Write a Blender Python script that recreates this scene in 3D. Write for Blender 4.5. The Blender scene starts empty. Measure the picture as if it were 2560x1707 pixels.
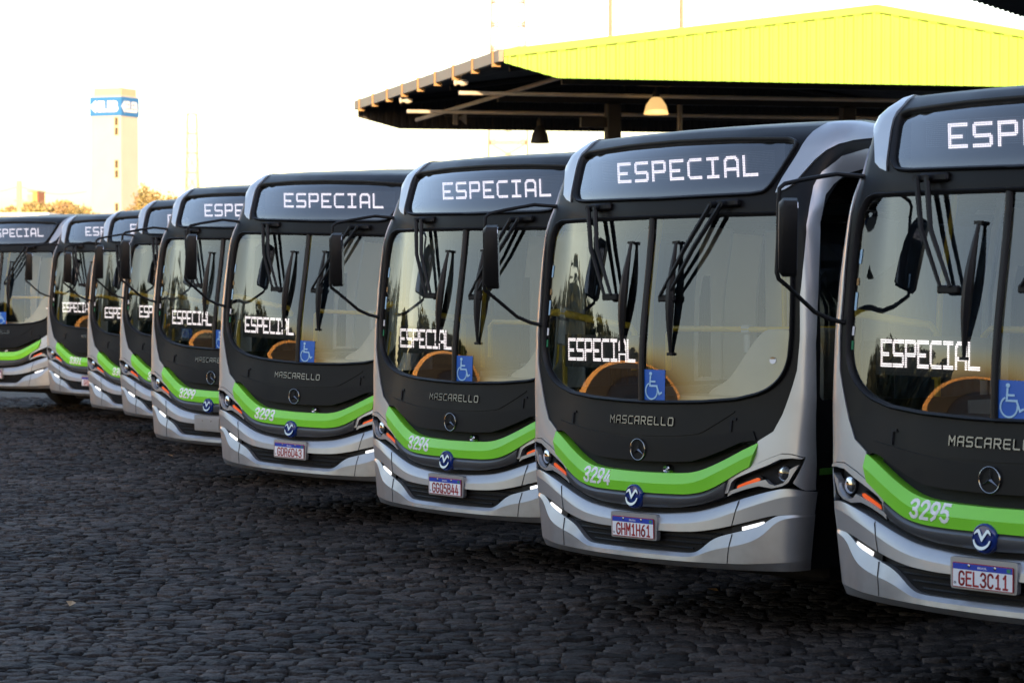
import bpy, math, random
import numpy as np
from mathutils import Vector, Euler, Matrix
from mathutils.geometry import delaunay_2d_cdt

# ------------------------------------------------------------------ scene, camera, light
scene = bpy.context.scene
R = math.radians
CAM_H = 2.32
EXPOSURE = 2.25
SUN_EL, SUN_AZ = 6.0, 3.0            # sun low behind the camera, slightly to its right
cam_data = bpy.data.cameras.new("camera"); cam = bpy.data.objects.new("camera", cam_data)
scene.collection.objects.link(cam); scene.camera = cam
cam.location = (0, 0, CAM_H)
cam.rotation_euler = (math.pi / 2 - 0.02712, 0, 0)
cam_data.sensor_width = 36.0
cam_data.lens = 6386.7 / 2560 * 36
cam_data.clip_start = 0.1; cam_data.clip_end = 5000
cam_data.dof.use_dof = True; cam_data.dof.focus_distance = 18.5; cam_data.dof.aperture_fstop = 4.8

world = bpy.data.worlds.new("World"); scene.world = world; world.use_nodes = True
wn = world.node_tree.nodes; wl = world.node_tree.links
sky = wn.new("ShaderNodeTexSky"); sky.sky_type = 'NISHITA'; sky.sun_disc = False
sky.sun_elevation = R(SUN_EL); sky.sun_rotation = R(180 - SUN_AZ)
sky.air_density = 1.0; sky.dust_density = 1.9; sky.ozone_density = 1.0; sky.altitude = 600
bg = wn["Background"]; bg.inputs[1].default_value = 0.15
wb = wn.new("ShaderNodeMix"); wb.data_type = 'RGBA'; wb.blend_type = 'MULTIPLY'; wb.inputs[0].default_value = 1.0
wb.inputs[7].default_value = (1.05, 0.95, 1.03, 1)      # camera white balance for the open shade
wl.new(sky.outputs[0], wb.inputs[6]); wl.new(wb.outputs[2], bg.inputs[0])

sun_data = bpy.data.lights.new("sun", 'SUN'); sun_data.energy = 2.2; sun_data.angle = R(0.5)
sun_data.color = (1.0, 0.66, 0.34)
sun = bpy.data.objects.new("sun", sun_data); scene.collection.objects.link(sun)
sd = Vector((math.sin(R(SUN_AZ)) * math.cos(R(SUN_EL)), -math.cos(R(SUN_AZ)) * math.cos(R(SUN_EL)), math.sin(R(SUN_EL))))
sun.rotation_euler = sd.to_track_quat('Z', 'Y').to_euler(); sun.location = sd * 60

scene.view_settings.view_transform = 'Standard'; scene.view_settings.look = 'None'
scene.view_settings.exposure = EXPOSURE; scene.view_settings.gamma = 1.0
scene.render.engine = 'CYCLES'
scene.cycles.max_bounces = 8; scene.cycles.transparent_max_bounces = 16
scene.cycles.sample_clamp_indirect = 6.0
C = scene.collection
rng = random.Random(7); nrng = np.random.default_rng(7)

# ------------------------------------------------------------------ materials
def mat(name, col, rough=0.5, metal=0.0, coat=0.0, noise=None, bump=None, spec=0.5, emit=None, estr=0.0):
    m = bpy.data.materials.new(name); m.use_nodes = True
    nt = m.node_tree; b = nt.nodes["Principled BSDF"]
    b.inputs['Base Color'].default_value = (*col, 1); b.inputs['Roughness'].default_value = rough
    b.inputs['Metallic'].default_value = metal; b.inputs['Coat Weight'].default_value = coat
    b.inputs['Coat Roughness'].default_value = 0.04; b.inputs['Specular IOR Level'].default_value = spec
    if emit: b.inputs['Emission Color'].default_value = (*emit, 1); b.inputs['Emission Strength'].default_value = estr
    if noise:                                   # (scale, amount): uneven surface colour, dirt
        tc = nt.nodes.new("ShaderNodeTexCoord"); n = nt.nodes.new("ShaderNodeTexNoise")
        n.inputs['Scale'].default_value = noise[0]; n.inputs['Detail'].default_value = 6
        r = nt.nodes.new("ShaderNodeMapRange"); r.inputs[1].default_value = 0.3; r.inputs[2].default_value = 0.7
        r.inputs[3].default_value = 1 - noise[1]; r.inputs[4].default_value = 1 + noise[1]
        mx = nt.nodes.new("ShaderNodeMix"); mx.data_type = 'RGBA'; mx.blend_type = 'MULTIPLY'; mx.inputs[0].default_value = 1
        mx.inputs[6].default_value = (*col, 1)
        nt.links.new(tc.outputs['Object'], n.inputs['Vector']); nt.links.new(n.outputs[0], r.inputs[0])
        nt.links.new(r.outputs[0], mx.inputs[7]); nt.links.new(mx.outputs[2], b.inputs['Base Color'])
        r2 = nt.nodes.new("ShaderNodeMapRange"); r2.inputs[1].default_value = 0.3; r2.inputs[2].default_value = 0.7
        r2.inputs[3].default_value = max(0, rough - 0.12 * noise[1] * 3); r2.inputs[4].default_value = min(1, rough + 0.12 * noise[1] * 3)
        nt.links.new(n.outputs[0], r2.inputs[0]); nt.links.new(r2.outputs[0], b.inputs['Roughness'])
    if bump:
        tc = nt.nodes.new("ShaderNodeTexCoord"); n = nt.nodes.new("ShaderNodeTexNoise")
        n.inputs['Scale'].default_value = bump[0]; n.inputs['Detail'].default_value = 5
        bp = nt.nodes.new("ShaderNodeBump"); bp.inputs['Strength'].default_value = bump[1]; bp.inputs['Distance'].default_value = bump[2]
        nt.links.new(tc.outputs['Object'], n.inputs['Vector']); nt.links.new(n.outputs[0], bp.inputs['Height'])
        nt.links.new(bp.outputs[0], b.inputs['Normal'])
    return m

def glass(name, tint, boost=1.0, rough=0.0):
    m = bpy.data.materials.new(name); m.use_nodes = True; nt = m.node_tree
    nt.nodes.remove(nt.nodes["Principled BSDF"]); out = nt.nodes["Material Output"]
    tr = nt.nodes.new("ShaderNodeBsdfTransparent"); tr.inputs[0].default_value = (*tint, 1)
    gl = nt.nodes.new("ShaderNodeBsdfGlossy"); gl.inputs['Roughness'].default_value = rough
    fr = nt.nodes.new("ShaderNodeFresnel"); fr.inputs[0].default_value = 1.52
    mu = nt.nodes.new("ShaderNodeMath"); mu.operation = 'MULTIPLY'; mu.inputs[1].default_value = 1.85 * boost; mu.use_clamp = True
    mx = nt.nodes.new("ShaderNodeMixShader")
    nt.links.new(fr.outputs[0], mu.inputs[0]); nt.links.new(mu.outputs[0], mx.inputs[0])
    nt.links.new(tr.outputs[0], mx.inputs[1]); nt.links.new(gl.outputs[0], mx.inputs[2]); nt.links.new(mx.outputs[0], out.inputs[0])
    return m

EM = 2.0 ** -EXPOSURE
M = dict(
    charcoal=mat("charcoal_paint", (0.007, 0.007, 0.008), 0.42, 0.0, 0.03, spec=0.15, noise=(3.0, 0.12)),
    plastic=mat("black_plastic", (0.008, 0.008, 0.009), 0.5, spec=0.25, noise=(6, 0.12)),
    hood=mat("dark_hood_paint", (0.007, 0.007, 0.008), 0.45, 0.0, 0.02, spec=0.14, noise=(4, 0.12)),
    void=mat("dark_recess", (0.006, 0.006, 0.007), 0.8),
    rubber=mat("black_rubber", (0.010, 0.010, 0.011), 0.45, spec=0.3),
    silver=mat("silver_paint", (0.46, 0.475, 0.50), 0.36, 0.62, 0.30, noise=(2.2, 0.05)),
    grey=mat("grey_paint", (0.13, 0.135, 0.145), 0.32, 0.5, 0.4, noise=(3, 0.05)),
    green=mat("lime_green_paint", (0.23, 0.72, 0.030), 0.40, 0.0, 0.75, noise=(3, 0.05)),
    sidegreen=mat("green_stripe_paint", (0.05, 0.17, 0.02), 0.4),
    chrome=mat("chrome", (0.40, 0.41, 0.43), 0.12, 1.0),
    reflector=mat("headlight_reflector", (0.035, 0.036, 0.04), 0.25, 0.6),
    starmetal=mat("star_metal", (0.24, 0.24, 0.25), 0.15, 1.0),
    letterchrome=mat("letter_chrome", (0.20, 0.195, 0.19), 0.25, 1.0),
    blue=mat("emblem_blue", (0.008, 0.030, 0.19), 0.2, 0.0, 0.6),
    white=mat("white_paint", (0.88, 0.88, 0.88), 0.45),
    signblue=mat("access_sign_blue", (0.01, 0.11, 0.50), 0.35),
    signwhite=mat("access_sign_pale", (0.42, 0.66, 0.85), 0.4),
    plate=mat("plate_white", (0.82, 0.83, 0.86), 0.4),
    platered=mat("plate_red", (0.36, 0.006, 0.010), 0.45),
    plateblue=mat("plate_blue", (0.015, 0.05, 0.42), 0.4),
    platedark=mat("plate_mark", (0.05, 0.05, 0.06), 0.5),
    plategreen=mat("plate_flag_green", (0.03, 0.22, 0.10), 0.5),
    windscreen=glass("windscreen_glass", (0.74, 0.78, 0.77), 1.5),
    displayglass=glass("display_glass", (0.62, 0.66, 0.70), 2.0),
    sideglass=glass("tinted_side_glass", (0.52, 0.54, 0.54), 1.0),
    lensglass=glass("lens_glass", (0.9, 0.92, 0.95), 0.55),
    mirrorface=mat("mirror_face", (0.85, 0.87, 0.9), 0.03, 1.0),
    led=mat("led_white", (0.8, 0.75, 0.75), 0.5, emit=(1.0, 0.86, 0.88), estr=2.3 * EM),
    leddim=mat("led_unlit_dot", (0.42, 0.44, 0.47), 0.5),
    board=mat("led_board", (0.15, 0.155, 0.165), 0.7),
    dayled=mat("daytime_led", (0.9, 0.9, 0.9), 0.4, emit=(1.0, 0.96, 0.93), estr=1.7 * EM),
    amber=mat("amber_indicator", (0.75, 0.09, 0.01), 0.3, emit=(1.0, 0.12, 0.01), estr=0.42 * EM, coat=0.5),
    yellow=mat("yellow_rail", (0.75, 0.50, 0.03), 0.3),
    cabin=mat("cabin_grey_lining", (0.55, 0.55, 0.53), 0.6, noise=(3, 0.08)),
    cabinwhite=mat("cabin_white_panel", (0.74, 0.75, 0.75), 0.5),
    floor=mat("cabin_floor_grey", (0.20, 0.20, 0.20), 0.7, noise=(8, 0.2)),
    dash=mat("dashboard_beige", (0.62, 0.58, 0.50), 0.6, noise=(5, 0.06)),
    dashdark=mat("dashboard_dark", (0.03, 0.03, 0.033), 0.6),
    seat=mat("seat_fabric", (0.05, 0.09, 0.16), 0.8, noise=(20, 0.3)),
    tyre=mat("tyre_rubber", (0.016, 0.016, 0.017), 0.75, noise=(10, 0.2)),
    rim=mat("rim_steel", (0.35, 0.35, 0.36), 0.35, 0.8),
    roofgrey=mat("roof_paint", (0.05, 0.05, 0.055), 0.35, 0.0, 0.3, noise=(3, 0.1)),
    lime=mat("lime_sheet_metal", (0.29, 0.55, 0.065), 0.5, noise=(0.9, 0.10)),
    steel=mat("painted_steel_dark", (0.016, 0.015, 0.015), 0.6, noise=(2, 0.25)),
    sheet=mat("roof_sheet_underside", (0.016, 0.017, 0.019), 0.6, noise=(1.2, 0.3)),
    trimshadow=mat("trim_shadow_paint", (0.10, 0.13, 0.012), 0.8),
    gutter=mat("gutter_metal", (0.24, 0.215, 0.185), 0.5, noise=(1.5, 0.15)),
    bracket=mat("bracket_tan", (0.36, 0.22, 0.09), 0.6, noise=(4, 0.2)),
    pipe=mat("pale_pipe", (0.55, 0.52, 0.46), 0.5, noise=(3, 0.15)),
    lampbacklit=mat("lamp_shade_backlit", (0.02, 0.02, 0.02), 0.5),  # lampshade coloured near black to stand in for its backlit side
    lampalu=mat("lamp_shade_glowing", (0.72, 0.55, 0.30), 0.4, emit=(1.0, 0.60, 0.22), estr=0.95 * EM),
    bulb=mat("lamp_bulb", (1, 0.9, 0.7), 0.4, emit=(1.0, 0.78, 0.42), estr=1.6 * EM),
    towerwall=mat("tower_white_render", (0.46, 0.455, 0.41), 0.8, noise=(0.3, 0.04)),
    towercap=mat("tower_cap_cream", (0.42, 0.39, 0.28), 0.8),
    towerblue=mat("tower_sign_blue", (0.02, 0.15, 0.42), 0.5),
    towerglass=mat("tower_window_dark", (0.07, 0.06, 0.04), 0.2),
    mast=mat("mast_galvanised", (0.27, 0.215, 0.155), 0.6),
    mastred=mat("mast_red", (0.50, 0.16, 0.08), 0.6),
    pole=mat("concrete_pole", (0.62, 0.52, 0.28), 0.8),
    wire=mat("overhead_wire", (0.30, 0.26, 0.2), 0.7),
    orange=mat("orange_render", (0.72, 0.26, 0.10), 0.8),
    goldwall=mat("golden_wall_paint", (0.62, 0.34, 0.11), 0.8, noise=(0.8, 0.2)),
    tan=mat("tan_render", (0.70, 0.46, 0.20), 0.8, noise=(0.4, 0.12)),
    blockerwall=mat("blocker_wall", (0.06, 0.058, 0.055), 0.8, noise=(0.3, 0.15)),
    bark=mat("bark", (0.09, 0.065, 0.045), 0.9, noise=(4, 0.3)),
    ground=None,
)

def ground_material(name, base, attr):
    m = bpy.data.materials.new(name); m.use_nodes = True; nt = m.node_tree; b = nt.nodes["Principled BSDF"]
    tc = nt.nodes.new("ShaderNodeTexCoord")
    n1 = nt.nodes.new("ShaderNodeTexNoise"); n1.inputs['Scale'].default_value = 0.35; n1.inputs['Detail'].default_value = 6
    n2 = nt.nodes.new("ShaderNodeTexNoise"); n2.inputs['Scale'].default_value = 55; n2.inputs['Detail'].default_value = 7
    for n in (n1, n2): nt.links.new(tc.outputs['Object'], n.inputs['Vector'])
    r1 = nt.nodes.new("ShaderNodeMapRange"); r1.inputs[1].default_value = .3; r1.inputs[2].default_value = .7; r1.inputs[3].default_value = .6; r1.inputs[4].default_value = 1.35
    r2 = nt.nodes.new("ShaderNodeMapRange"); r2.inputs[1].default_value = .3; r2.inputs[2].default_value = .7; r2.inputs[3].default_value = .45; r2.inputs[4].default_value = 1.6
    nt.links.new(n1.outputs[0], r1.inputs[0]); nt.links.new(n2.outputs[0], r2.inputs[0])
    mu = nt.nodes.new("ShaderNodeMath"); mu.operation = 'MULTIPLY'; nt.links.new(r1.outputs[0], mu.inputs[0]); nt.links.new(r2.outputs[0], mu.inputs[1])
    fac = mu.outputs[0]
    if attr:
        at = nt.nodes.new("ShaderNodeAttribute"); at.attribute_name = attr
        m2 = nt.nodes.new("ShaderNodeMath"); m2.operation = 'MULTIPLY'; nt.links.new(fac, m2.inputs[0]); nt.links.new(at.outputs['Fac'], m2.inputs[1]); fac = m2.outputs[0]
    vm = nt.nodes.new("ShaderNodeVectorMath"); vm.operation = 'SCALE'; vm.inputs[0].default_value = base
    nt.links.new(fac, vm.inputs['Scale']); nt.links.new(vm.outputs[0], b.inputs['Base Color'])
    b.inputs['Roughness'].default_value = 0.68; b.inputs['Specular IOR Level'].default_value = 0.16
    bp = nt.nodes.new("ShaderNodeBump"); bp.inputs['Strength'].default_value = 0.8; bp.inputs['Distance'].default_value = 0.016
    nt.links.new(n2.outputs[0], bp.inputs['Height']); nt.links.new(bp.outputs[0], b.inputs['Normal'])
    return m
def add_road_dirt(m):
    """dried splash on the lowest part of the bodywork"""
    nt = m.node_tree; b = nt.nodes["Principled BSDF"]; src = b.inputs['Base Color'].links[0].from_socket
    tc = nt.nodes.new("ShaderNodeTexCoord"); sx = nt.nodes.new("ShaderNodeSeparateXYZ"); nt.links.new(tc.outputs['Object'], sx.inputs[0])
    n = nt.nodes.new("ShaderNodeTexNoise"); n.inputs['Scale'].default_value = 9; n.inputs['Detail'].default_value = 8; nt.links.new(tc.outputs['Object'], n.inputs['Vector'])
    h = nt.nodes.new("ShaderNodeMapRange"); h.inputs[1].default_value = .42; h.inputs[2].default_value = .80; h.inputs[3].default_value = .75; h.inputs[4].default_value = .06; nt.links.new(sx.outputs[2], h.inputs[0])
    q = nt.nodes.new("ShaderNodeMath"); q.operation = 'MULTIPLY'; nt.links.new(h.outputs[0], q.inputs[0]); nt.links.new(n.outputs[0], q.inputs[1])
    mx = nt.nodes.new("ShaderNodeMix"); mx.data_type = 'RGBA'; mx.inputs[7].default_value = (.13, .115, .10, 1)
    nt.links.new(q.outputs[0], mx.inputs[0]); nt.links.new(src, mx.inputs[6]); nt.links.new(mx.outputs[2], b.inputs['Base Color'])
add_road_dirt(M['silver'])
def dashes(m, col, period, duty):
    """shadow of the trim on the corrugated sheet, painted as regular dark dashes"""
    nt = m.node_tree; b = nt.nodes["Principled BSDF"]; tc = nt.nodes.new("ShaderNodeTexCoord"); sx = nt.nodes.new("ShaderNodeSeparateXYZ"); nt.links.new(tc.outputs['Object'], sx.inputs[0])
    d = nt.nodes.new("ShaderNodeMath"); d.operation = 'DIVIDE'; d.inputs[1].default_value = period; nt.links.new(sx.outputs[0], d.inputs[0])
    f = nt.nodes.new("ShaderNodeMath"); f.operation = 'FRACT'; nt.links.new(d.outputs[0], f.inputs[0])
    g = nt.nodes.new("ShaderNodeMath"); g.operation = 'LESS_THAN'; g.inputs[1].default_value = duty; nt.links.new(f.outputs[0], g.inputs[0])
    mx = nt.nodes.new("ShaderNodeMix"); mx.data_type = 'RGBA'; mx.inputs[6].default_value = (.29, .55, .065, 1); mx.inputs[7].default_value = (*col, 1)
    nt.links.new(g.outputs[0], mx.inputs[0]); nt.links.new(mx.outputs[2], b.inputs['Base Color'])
dashes(M['trimshadow'], (.10, .13, .012), .4, .6)
M['ground'] = ground_material("dirt_ground", (0.030, 0.028, 0.027), None)
M['cobble'] = ground_material("dark_cobble", (0.038, 0.0310, 0.0265), "tone")

def leaf_material(name, a, b_):
    m = bpy.data.materials.new(name); m.use_nodes = True; nt = m.node_tree; b = nt.nodes["Principled BSDF"]
    tc = nt.nodes.new("ShaderNodeTexCoord"); n = nt.nodes.new("ShaderNodeTexNoise"); n.inputs['Scale'].default_value = 0.9; n.inputs['Detail'].default_value = 5
    cr = nt.nodes.new("ShaderNodeMix"); cr.data_type = 'RGBA'; cr.inputs[6].default_value = (*a, 1); cr.inputs[7].default_value = (*b_, 1)
    r = nt.nodes.new("ShaderNodeMapRange"); r.inputs[1].default_value = .35; r.inputs[2].default_value = .65
    nt.links.new(tc.outputs['Object'], n.inputs['Vector']); nt.links.new(n.outputs[0], r.inputs[0]); nt.links.new(r.outputs[0], cr.inputs[0])
    nt.links.new(cr.outputs[2], b.inputs['Base Color']); b.inputs['Roughness'].default_value = 0.7
    return m
M['leafdark'] = leaf_material("foliage_dark", (0.016, 0.026, 0.010), (0.045, 0.060, 0.022))
M['leafdry'] = leaf_material("foliage_dry", (0.34, 0.22, 0.10), (0.26, 0.24, 0.10))
M['leafolive'] = leaf_material("foliage_olive", (0.28, 0.30, 0.10), (0.36, 0.25, 0.13))

# ------------------------------------------------------------------ object helpers
def link(name, verts, faces, m, parent=None, normals=None, smooth=False):
    me = bpy.data.meshes.new(name); me.from_pydata([tuple(map(float, v)) for v in verts], [], [tuple(map(int, f)) for f in faces])
    me.materials.append(m); me.update()
    if smooth or normals is not None:
        me.polygons.foreach_set('use_smooth', [True] * len(me.polygons))
        if normals is not None: me.normals_split_custom_set_from_vertices([tuple(map(float, n)) for n in normals])
    o = bpy.data.objects.new(name, me); C.objects.link(o)
    if parent: o.parent = parent
    return o

def tag(o, label=None, cat=None, group=None, kind=None):
    if label: o['label'] = label
    if cat: o['category'] = cat
    if group: o['group'] = group
    if kind: o['kind'] = kind
    return o

def empty(name, loc=(0, 0, 0), rot=(0, 0, 0)):
    o = bpy.data.objects.new(name, None); C.objects.link(o); o.location = loc; o.rotation_euler = rot; o.empty_display_size = 0.3
    return o

class MB:
    """collects boxes, tubes, prisms and lathes into one mesh"""
    def __init__(s): s.v = []; s.f = []; s.n = 0
    def add(s, v, f):
        k = len(s.v); s.v += [tuple(p) for p in v]; s.f += [tuple(i + k for i in q) for q in f]; return s
    def box(s, c, d, bevel=0.0, rot=None):
        x, y, z = d[0] / 2, d[1] / 2, d[2] / 2
        b = min(bevel, x * .9, y * .9, z * .9)
        if b <= 0:
            v = [(sx * x, sy * y, sz * z) for sx in (-1, 1) for sy in (-1, 1) for sz in (-1, 1)]
            f = [(0, 1, 3, 2), (4, 6, 7, 5), (0, 4, 5, 1), (2, 3, 7, 6), (0, 2, 6, 4), (1, 5, 7, 3)]
        else:
            v = []; f = []; idx = {}
            for ax in range(3):
                for sg in (-1, 1):
                    for a in (-1, 1):
                        for c2 in (-1, 1):
                            p = [0, 0, 0]; h = [x, y, z]; o = [i for i in range(3) if i != ax]
                            p[ax] = sg * h[ax]; p[o[0]] = a * (h[o[0]] - b); p[o[1]] = c2 * (h[o[1]] - b)
                            idx[(ax, sg, a, c2)] = len(v); v.append(tuple(p))
            for ax in range(3):
                for sg in (-1, 1):
                    q = [idx[(ax, sg, a, c2)] for a, c2 in ((-1, -1), (1, -1), (1, 1), (-1, 1))]; f.append(tuple(q))
            def vid(signs, ax):
                o = [i for i in range(3) if i != ax]; return idx[(ax, signs[ax], signs[o[0]], signs[o[1]])]
            for a in range(3):
                b1, b2 = [i for i in range(3) if i != a]
                for s1 in (-1, 1):
                    for s2 in (-1, 1):
                        q = []
                        for sa, axs in ((-1, (b1, b2)), (1, (b2, b1))):
                            for axx in axs:
                                sg = [0, 0, 0]; sg[a] = sa; sg[b1] = s1; sg[b2] = s2; q.append(vid(sg, axx))
                        f.append(tuple(q))
            for sx in (-1, 1):
                for sy in (-1, 1):
                    for sz in (-1, 1): f.append(tuple(vid((sx, sy, sz), a) for a in range(3)))
        if rot is not None:
            Rm = Euler(rot).to_matrix() if not isinstance(rot, Matrix) else rot
            v = [tuple(Rm @ Vector(p)) for p in v]
        return s.add([(p[0] + c[0], p[1] + c[1], p[2] + c[2]) for p in v], f)
    def tube(s, pts, r, n=8, closed=False, rs=None, flat=1.0):
        pts = [Vector(p) for p in pts]; N = len(pts); v = []; f = []; up0 = Vector((0, 0, 1)); prev = None
        for i, p in enumerate(pts):
            if closed: d = pts[(i + 1) % N] - pts[i - 1]
            else: d = pts[min(i + 1, N - 1)] - pts[max(i - 1, 0)]
            d.normalize()
            if prev is None:
                a = d.cross(up0)
                if a.length < 1e-3: a = d.cross(Vector((0, 1, 0)))
            else: a = prev - d * prev.dot(d)
            a.normalize(); b = d.cross(a); prev = a; rr = rs[i] if rs else r
            for k in range(n):
                t = 2 * math.pi * k / n; v.append(tuple(p + a * (rr * math.cos(t)) + b * (rr * flat * math.sin(t))))
        L = N if closed else N - 1
        for i in range(L):
            j = (i + 1) % N
            for k in range(n): f.append((i * n + k, i * n + (k + 1) % n, j * n + (k + 1) % n, j * n + k))
        if not closed: f += [tuple(range(n))[::-1], tuple((N - 1) * n + k for k in range(n))]
        return s.add(v, f)
    def lathe(s, prof, c, axis='z', n=24):
        v = []; f = []; P = len(prof)
        for k in range(n):
            t = 2 * math.pi * k / n
            for r, h in prof:
                p = {'z': (r * math.cos(t), r * math.sin(t), h), 'x': (h, r * math.cos(t), r * math.sin(t)), 'y': (r * math.cos(t), h, r * math.sin(t))}[axis]
                v.append((p[0] + c[0], p[1] + c[1], p[2] + c[2]))
        for k in range(n):
            j = (k + 1) % n
            for i in range(P - 1): f.append((k * P + i, j * P + i, j * P + i + 1, k * P + i + 1))
        return s.add(v, f)
    def prism(s, poly, fn, a, b):
        """poly = 2D outline, fn(u, v, w) -> point; caps at w = a and w = b"""
        n = len(poly); v = [fn(u, w_, a) for u, w_ in poly] + [fn(u, w_, b) for u, w_ in poly]
        f = [tuple(range(n)), tuple(range(2 * n - 1, n - 1, -1))] + [(i, (i + 1) % n, n + (i + 1) % n, n + i) for i in range(n)]
        return s.add(v, f)
    def build(s, name, m, parent=None, smooth=False): return link(name, s.v, s.f, m, parent, smooth=smooth)

def autosmooth(o, ang=40):
    me = o.data; me.polygons.foreach_set('use_smooth', [True] * len(me.polygons)); me.set_sharp_from_angle(angle=R(ang)); return o

# ------------------------------------------------------------------ bus skin: a surface over (t, z)
# t = distance round the plan outline from the centre of the front (x = 0); z = height. x to the right of the photo, y into the bus.
X0, KC, HALF_W = 1.17, 0.12, 1.27
_a0 = math.atan(2 * KC * X0); _R = (HALF_W - X0) / (1 - math.sin(_a0))
_xs = list(np.linspace(0, X0, 240)); _ys = [KC * x * x for x in _xs]
for a in np.linspace(_a0, math.pi / 2, 120)[1:]:
    _xs.append(X0 + _R * (math.sin(a) - math.sin(_a0))); _ys.append(KC * X0 ** 2 + _R * (math.cos(_a0) - math.cos(a)))
_xs.append(HALF_W); _ys.append(_ys[-1] + 14)
_xs = np.array(_xs); _ys = np.array(_ys); _ts = np.concatenate([[0], np.cumsum(np.hypot(np.diff(_xs), np.diff(_ys)))])
T_SIDE = float(_ts[-2]); T_END = T_SIDE + 11.4
_zz = np.linspace(0, 3.4, 1361)
_lean = np.interp(_zz, [0, .3, .45, .62, .75, 1.0, 1.2, 1.45, 2.70, 2.85, 3.12, 3.24, 3.32, 3.36], [.1, .04, -.01, -.02, -.005, 0, .02, .05, .17, .20, .34, .5, .85, 1.5])
_es = np.interp(_zz, [0, 3.05, 3.14, 3.21, 3.27, 3.32, 3.36], [0, 0, .01, .045, .12, .30, .75])
_dw = np.interp(_zz, [0, .46, .65, .8, .93, 1.1, 1.25, 1.5, 1.9, 2.2, 2.4, 2.6, 2.7, 2.8, 2.9, 3.0, 3.1, 3.3], [-.05, -.05, -.02, .01, .03, .05, .055, .075, .075, .055, .03, .0, .0, -.005, .0, .02, .025, .02])
_k = np.ones(17) / 17
def _sm(a): return np.convolve(np.pad(a, 8, mode='edge'), _k, 'valid')
_lean = _sm(_sm(_lean)); _es = _sm(_sm(_es)); _dw = _sm(_sm(_dw))
def _step(a, lo, hi): q = np.clip((a - lo) / (hi - lo), 0, 1); return q * q * (3 - 2 * q)
def xt(x): return float(np.sign(x) * np.interp(abs(x), _xs[:-1], _ts[:-1]))
def _raw(t, z):
    s = np.sign(t); a = np.abs(t)
    x = np.interp(a, _ts, _xs); y = np.interp(a, _ts, _ys)
    le = np.interp(z, _zz, _lean) * (1 - .55 * _step(a, .95, 1.35) * (1 - _step(z, 2.55, 2.85))); es = np.interp(z, _zz, _es)
    x = x + np.interp(z, _zz, _dw) * _step(a, .85, 1.25)
    return np.stack([s * x * (1.25 - es) / 1.25, y + le, z - .035 * _step(a, 1.2, 1.7) * _step(z, 3.0, 3.25) - .05 * _step(z, 3.2, 3.36)], -1)
def surf(t, z, off=0.0, normal=False):
    t = np.asarray(t, float); z = np.asarray(z, float); h = 1.5e-2
    p = _raw(t, z); dt = _raw(t + h, z) - _raw(t - h, z); dz = _raw(t, z + h) - _raw(t, z - h)
    n = np.cross(dt, dz); n /= np.linalg.norm(n, axis=-1, keepdims=True) + 1e-12
    q = p + n * np.asarray(off)[..., None] if np.ndim(off) else p + n * off
    return (q, n) if normal else q

def inside(poly, x, y):
    r = np.zeros(len(x), bool); n = len(poly)
    for i in range(n):
        x1, y1 = poly[i]; x2, y2 = poly[i - 1]
        c = ((y1 > y) != (y2 > y)) & (x < (x2 - x1) * (y - y1) / (y2 - y1 + 1e-15) + x1); r ^= c
    return r
def refine(poly, step):
    out = []
    for i, p in enumerate(poly):
        q = poly[(i + 1) % len(poly)]; L = math.hypot(q[0] - p[0], q[1] - p[1]); k = max(1, int(math.ceil(L / step)))
        for j in range(k): out.append((p[0] + (q[0] - p[0]) * j / k, p[1] + (q[1] - p[1]) * j / k))
    return out
def rounded(poly, r=0.03, n=5):
    out = []; N = len(poly)
    for i in range(N):
        p = Vector(poly[i]); a = Vector(poly[i - 1]) - p; b = Vector(poly[(i + 1) % N]) - p
        d = min(r, a.length * .45, b.length * .45); A = p + a.normalized() * d; B = p + b.normalized() * d
        for k in range(n + 1):
            t = k / n; q = A * (1 - t) ** 2 + p * 2 * t * (1 - t) + B * t * t; out.append((q.x, q.y))
    return out
def mirrored(half):                       # right half listed from the bottom centre up to the top centre -> closed outline
    return list(half) + [(-t, z) for t, z in reversed(half) if t > 1e-6]
def flip(poly): return [(-t, z) for t, z in reversed(poly)]

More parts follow.
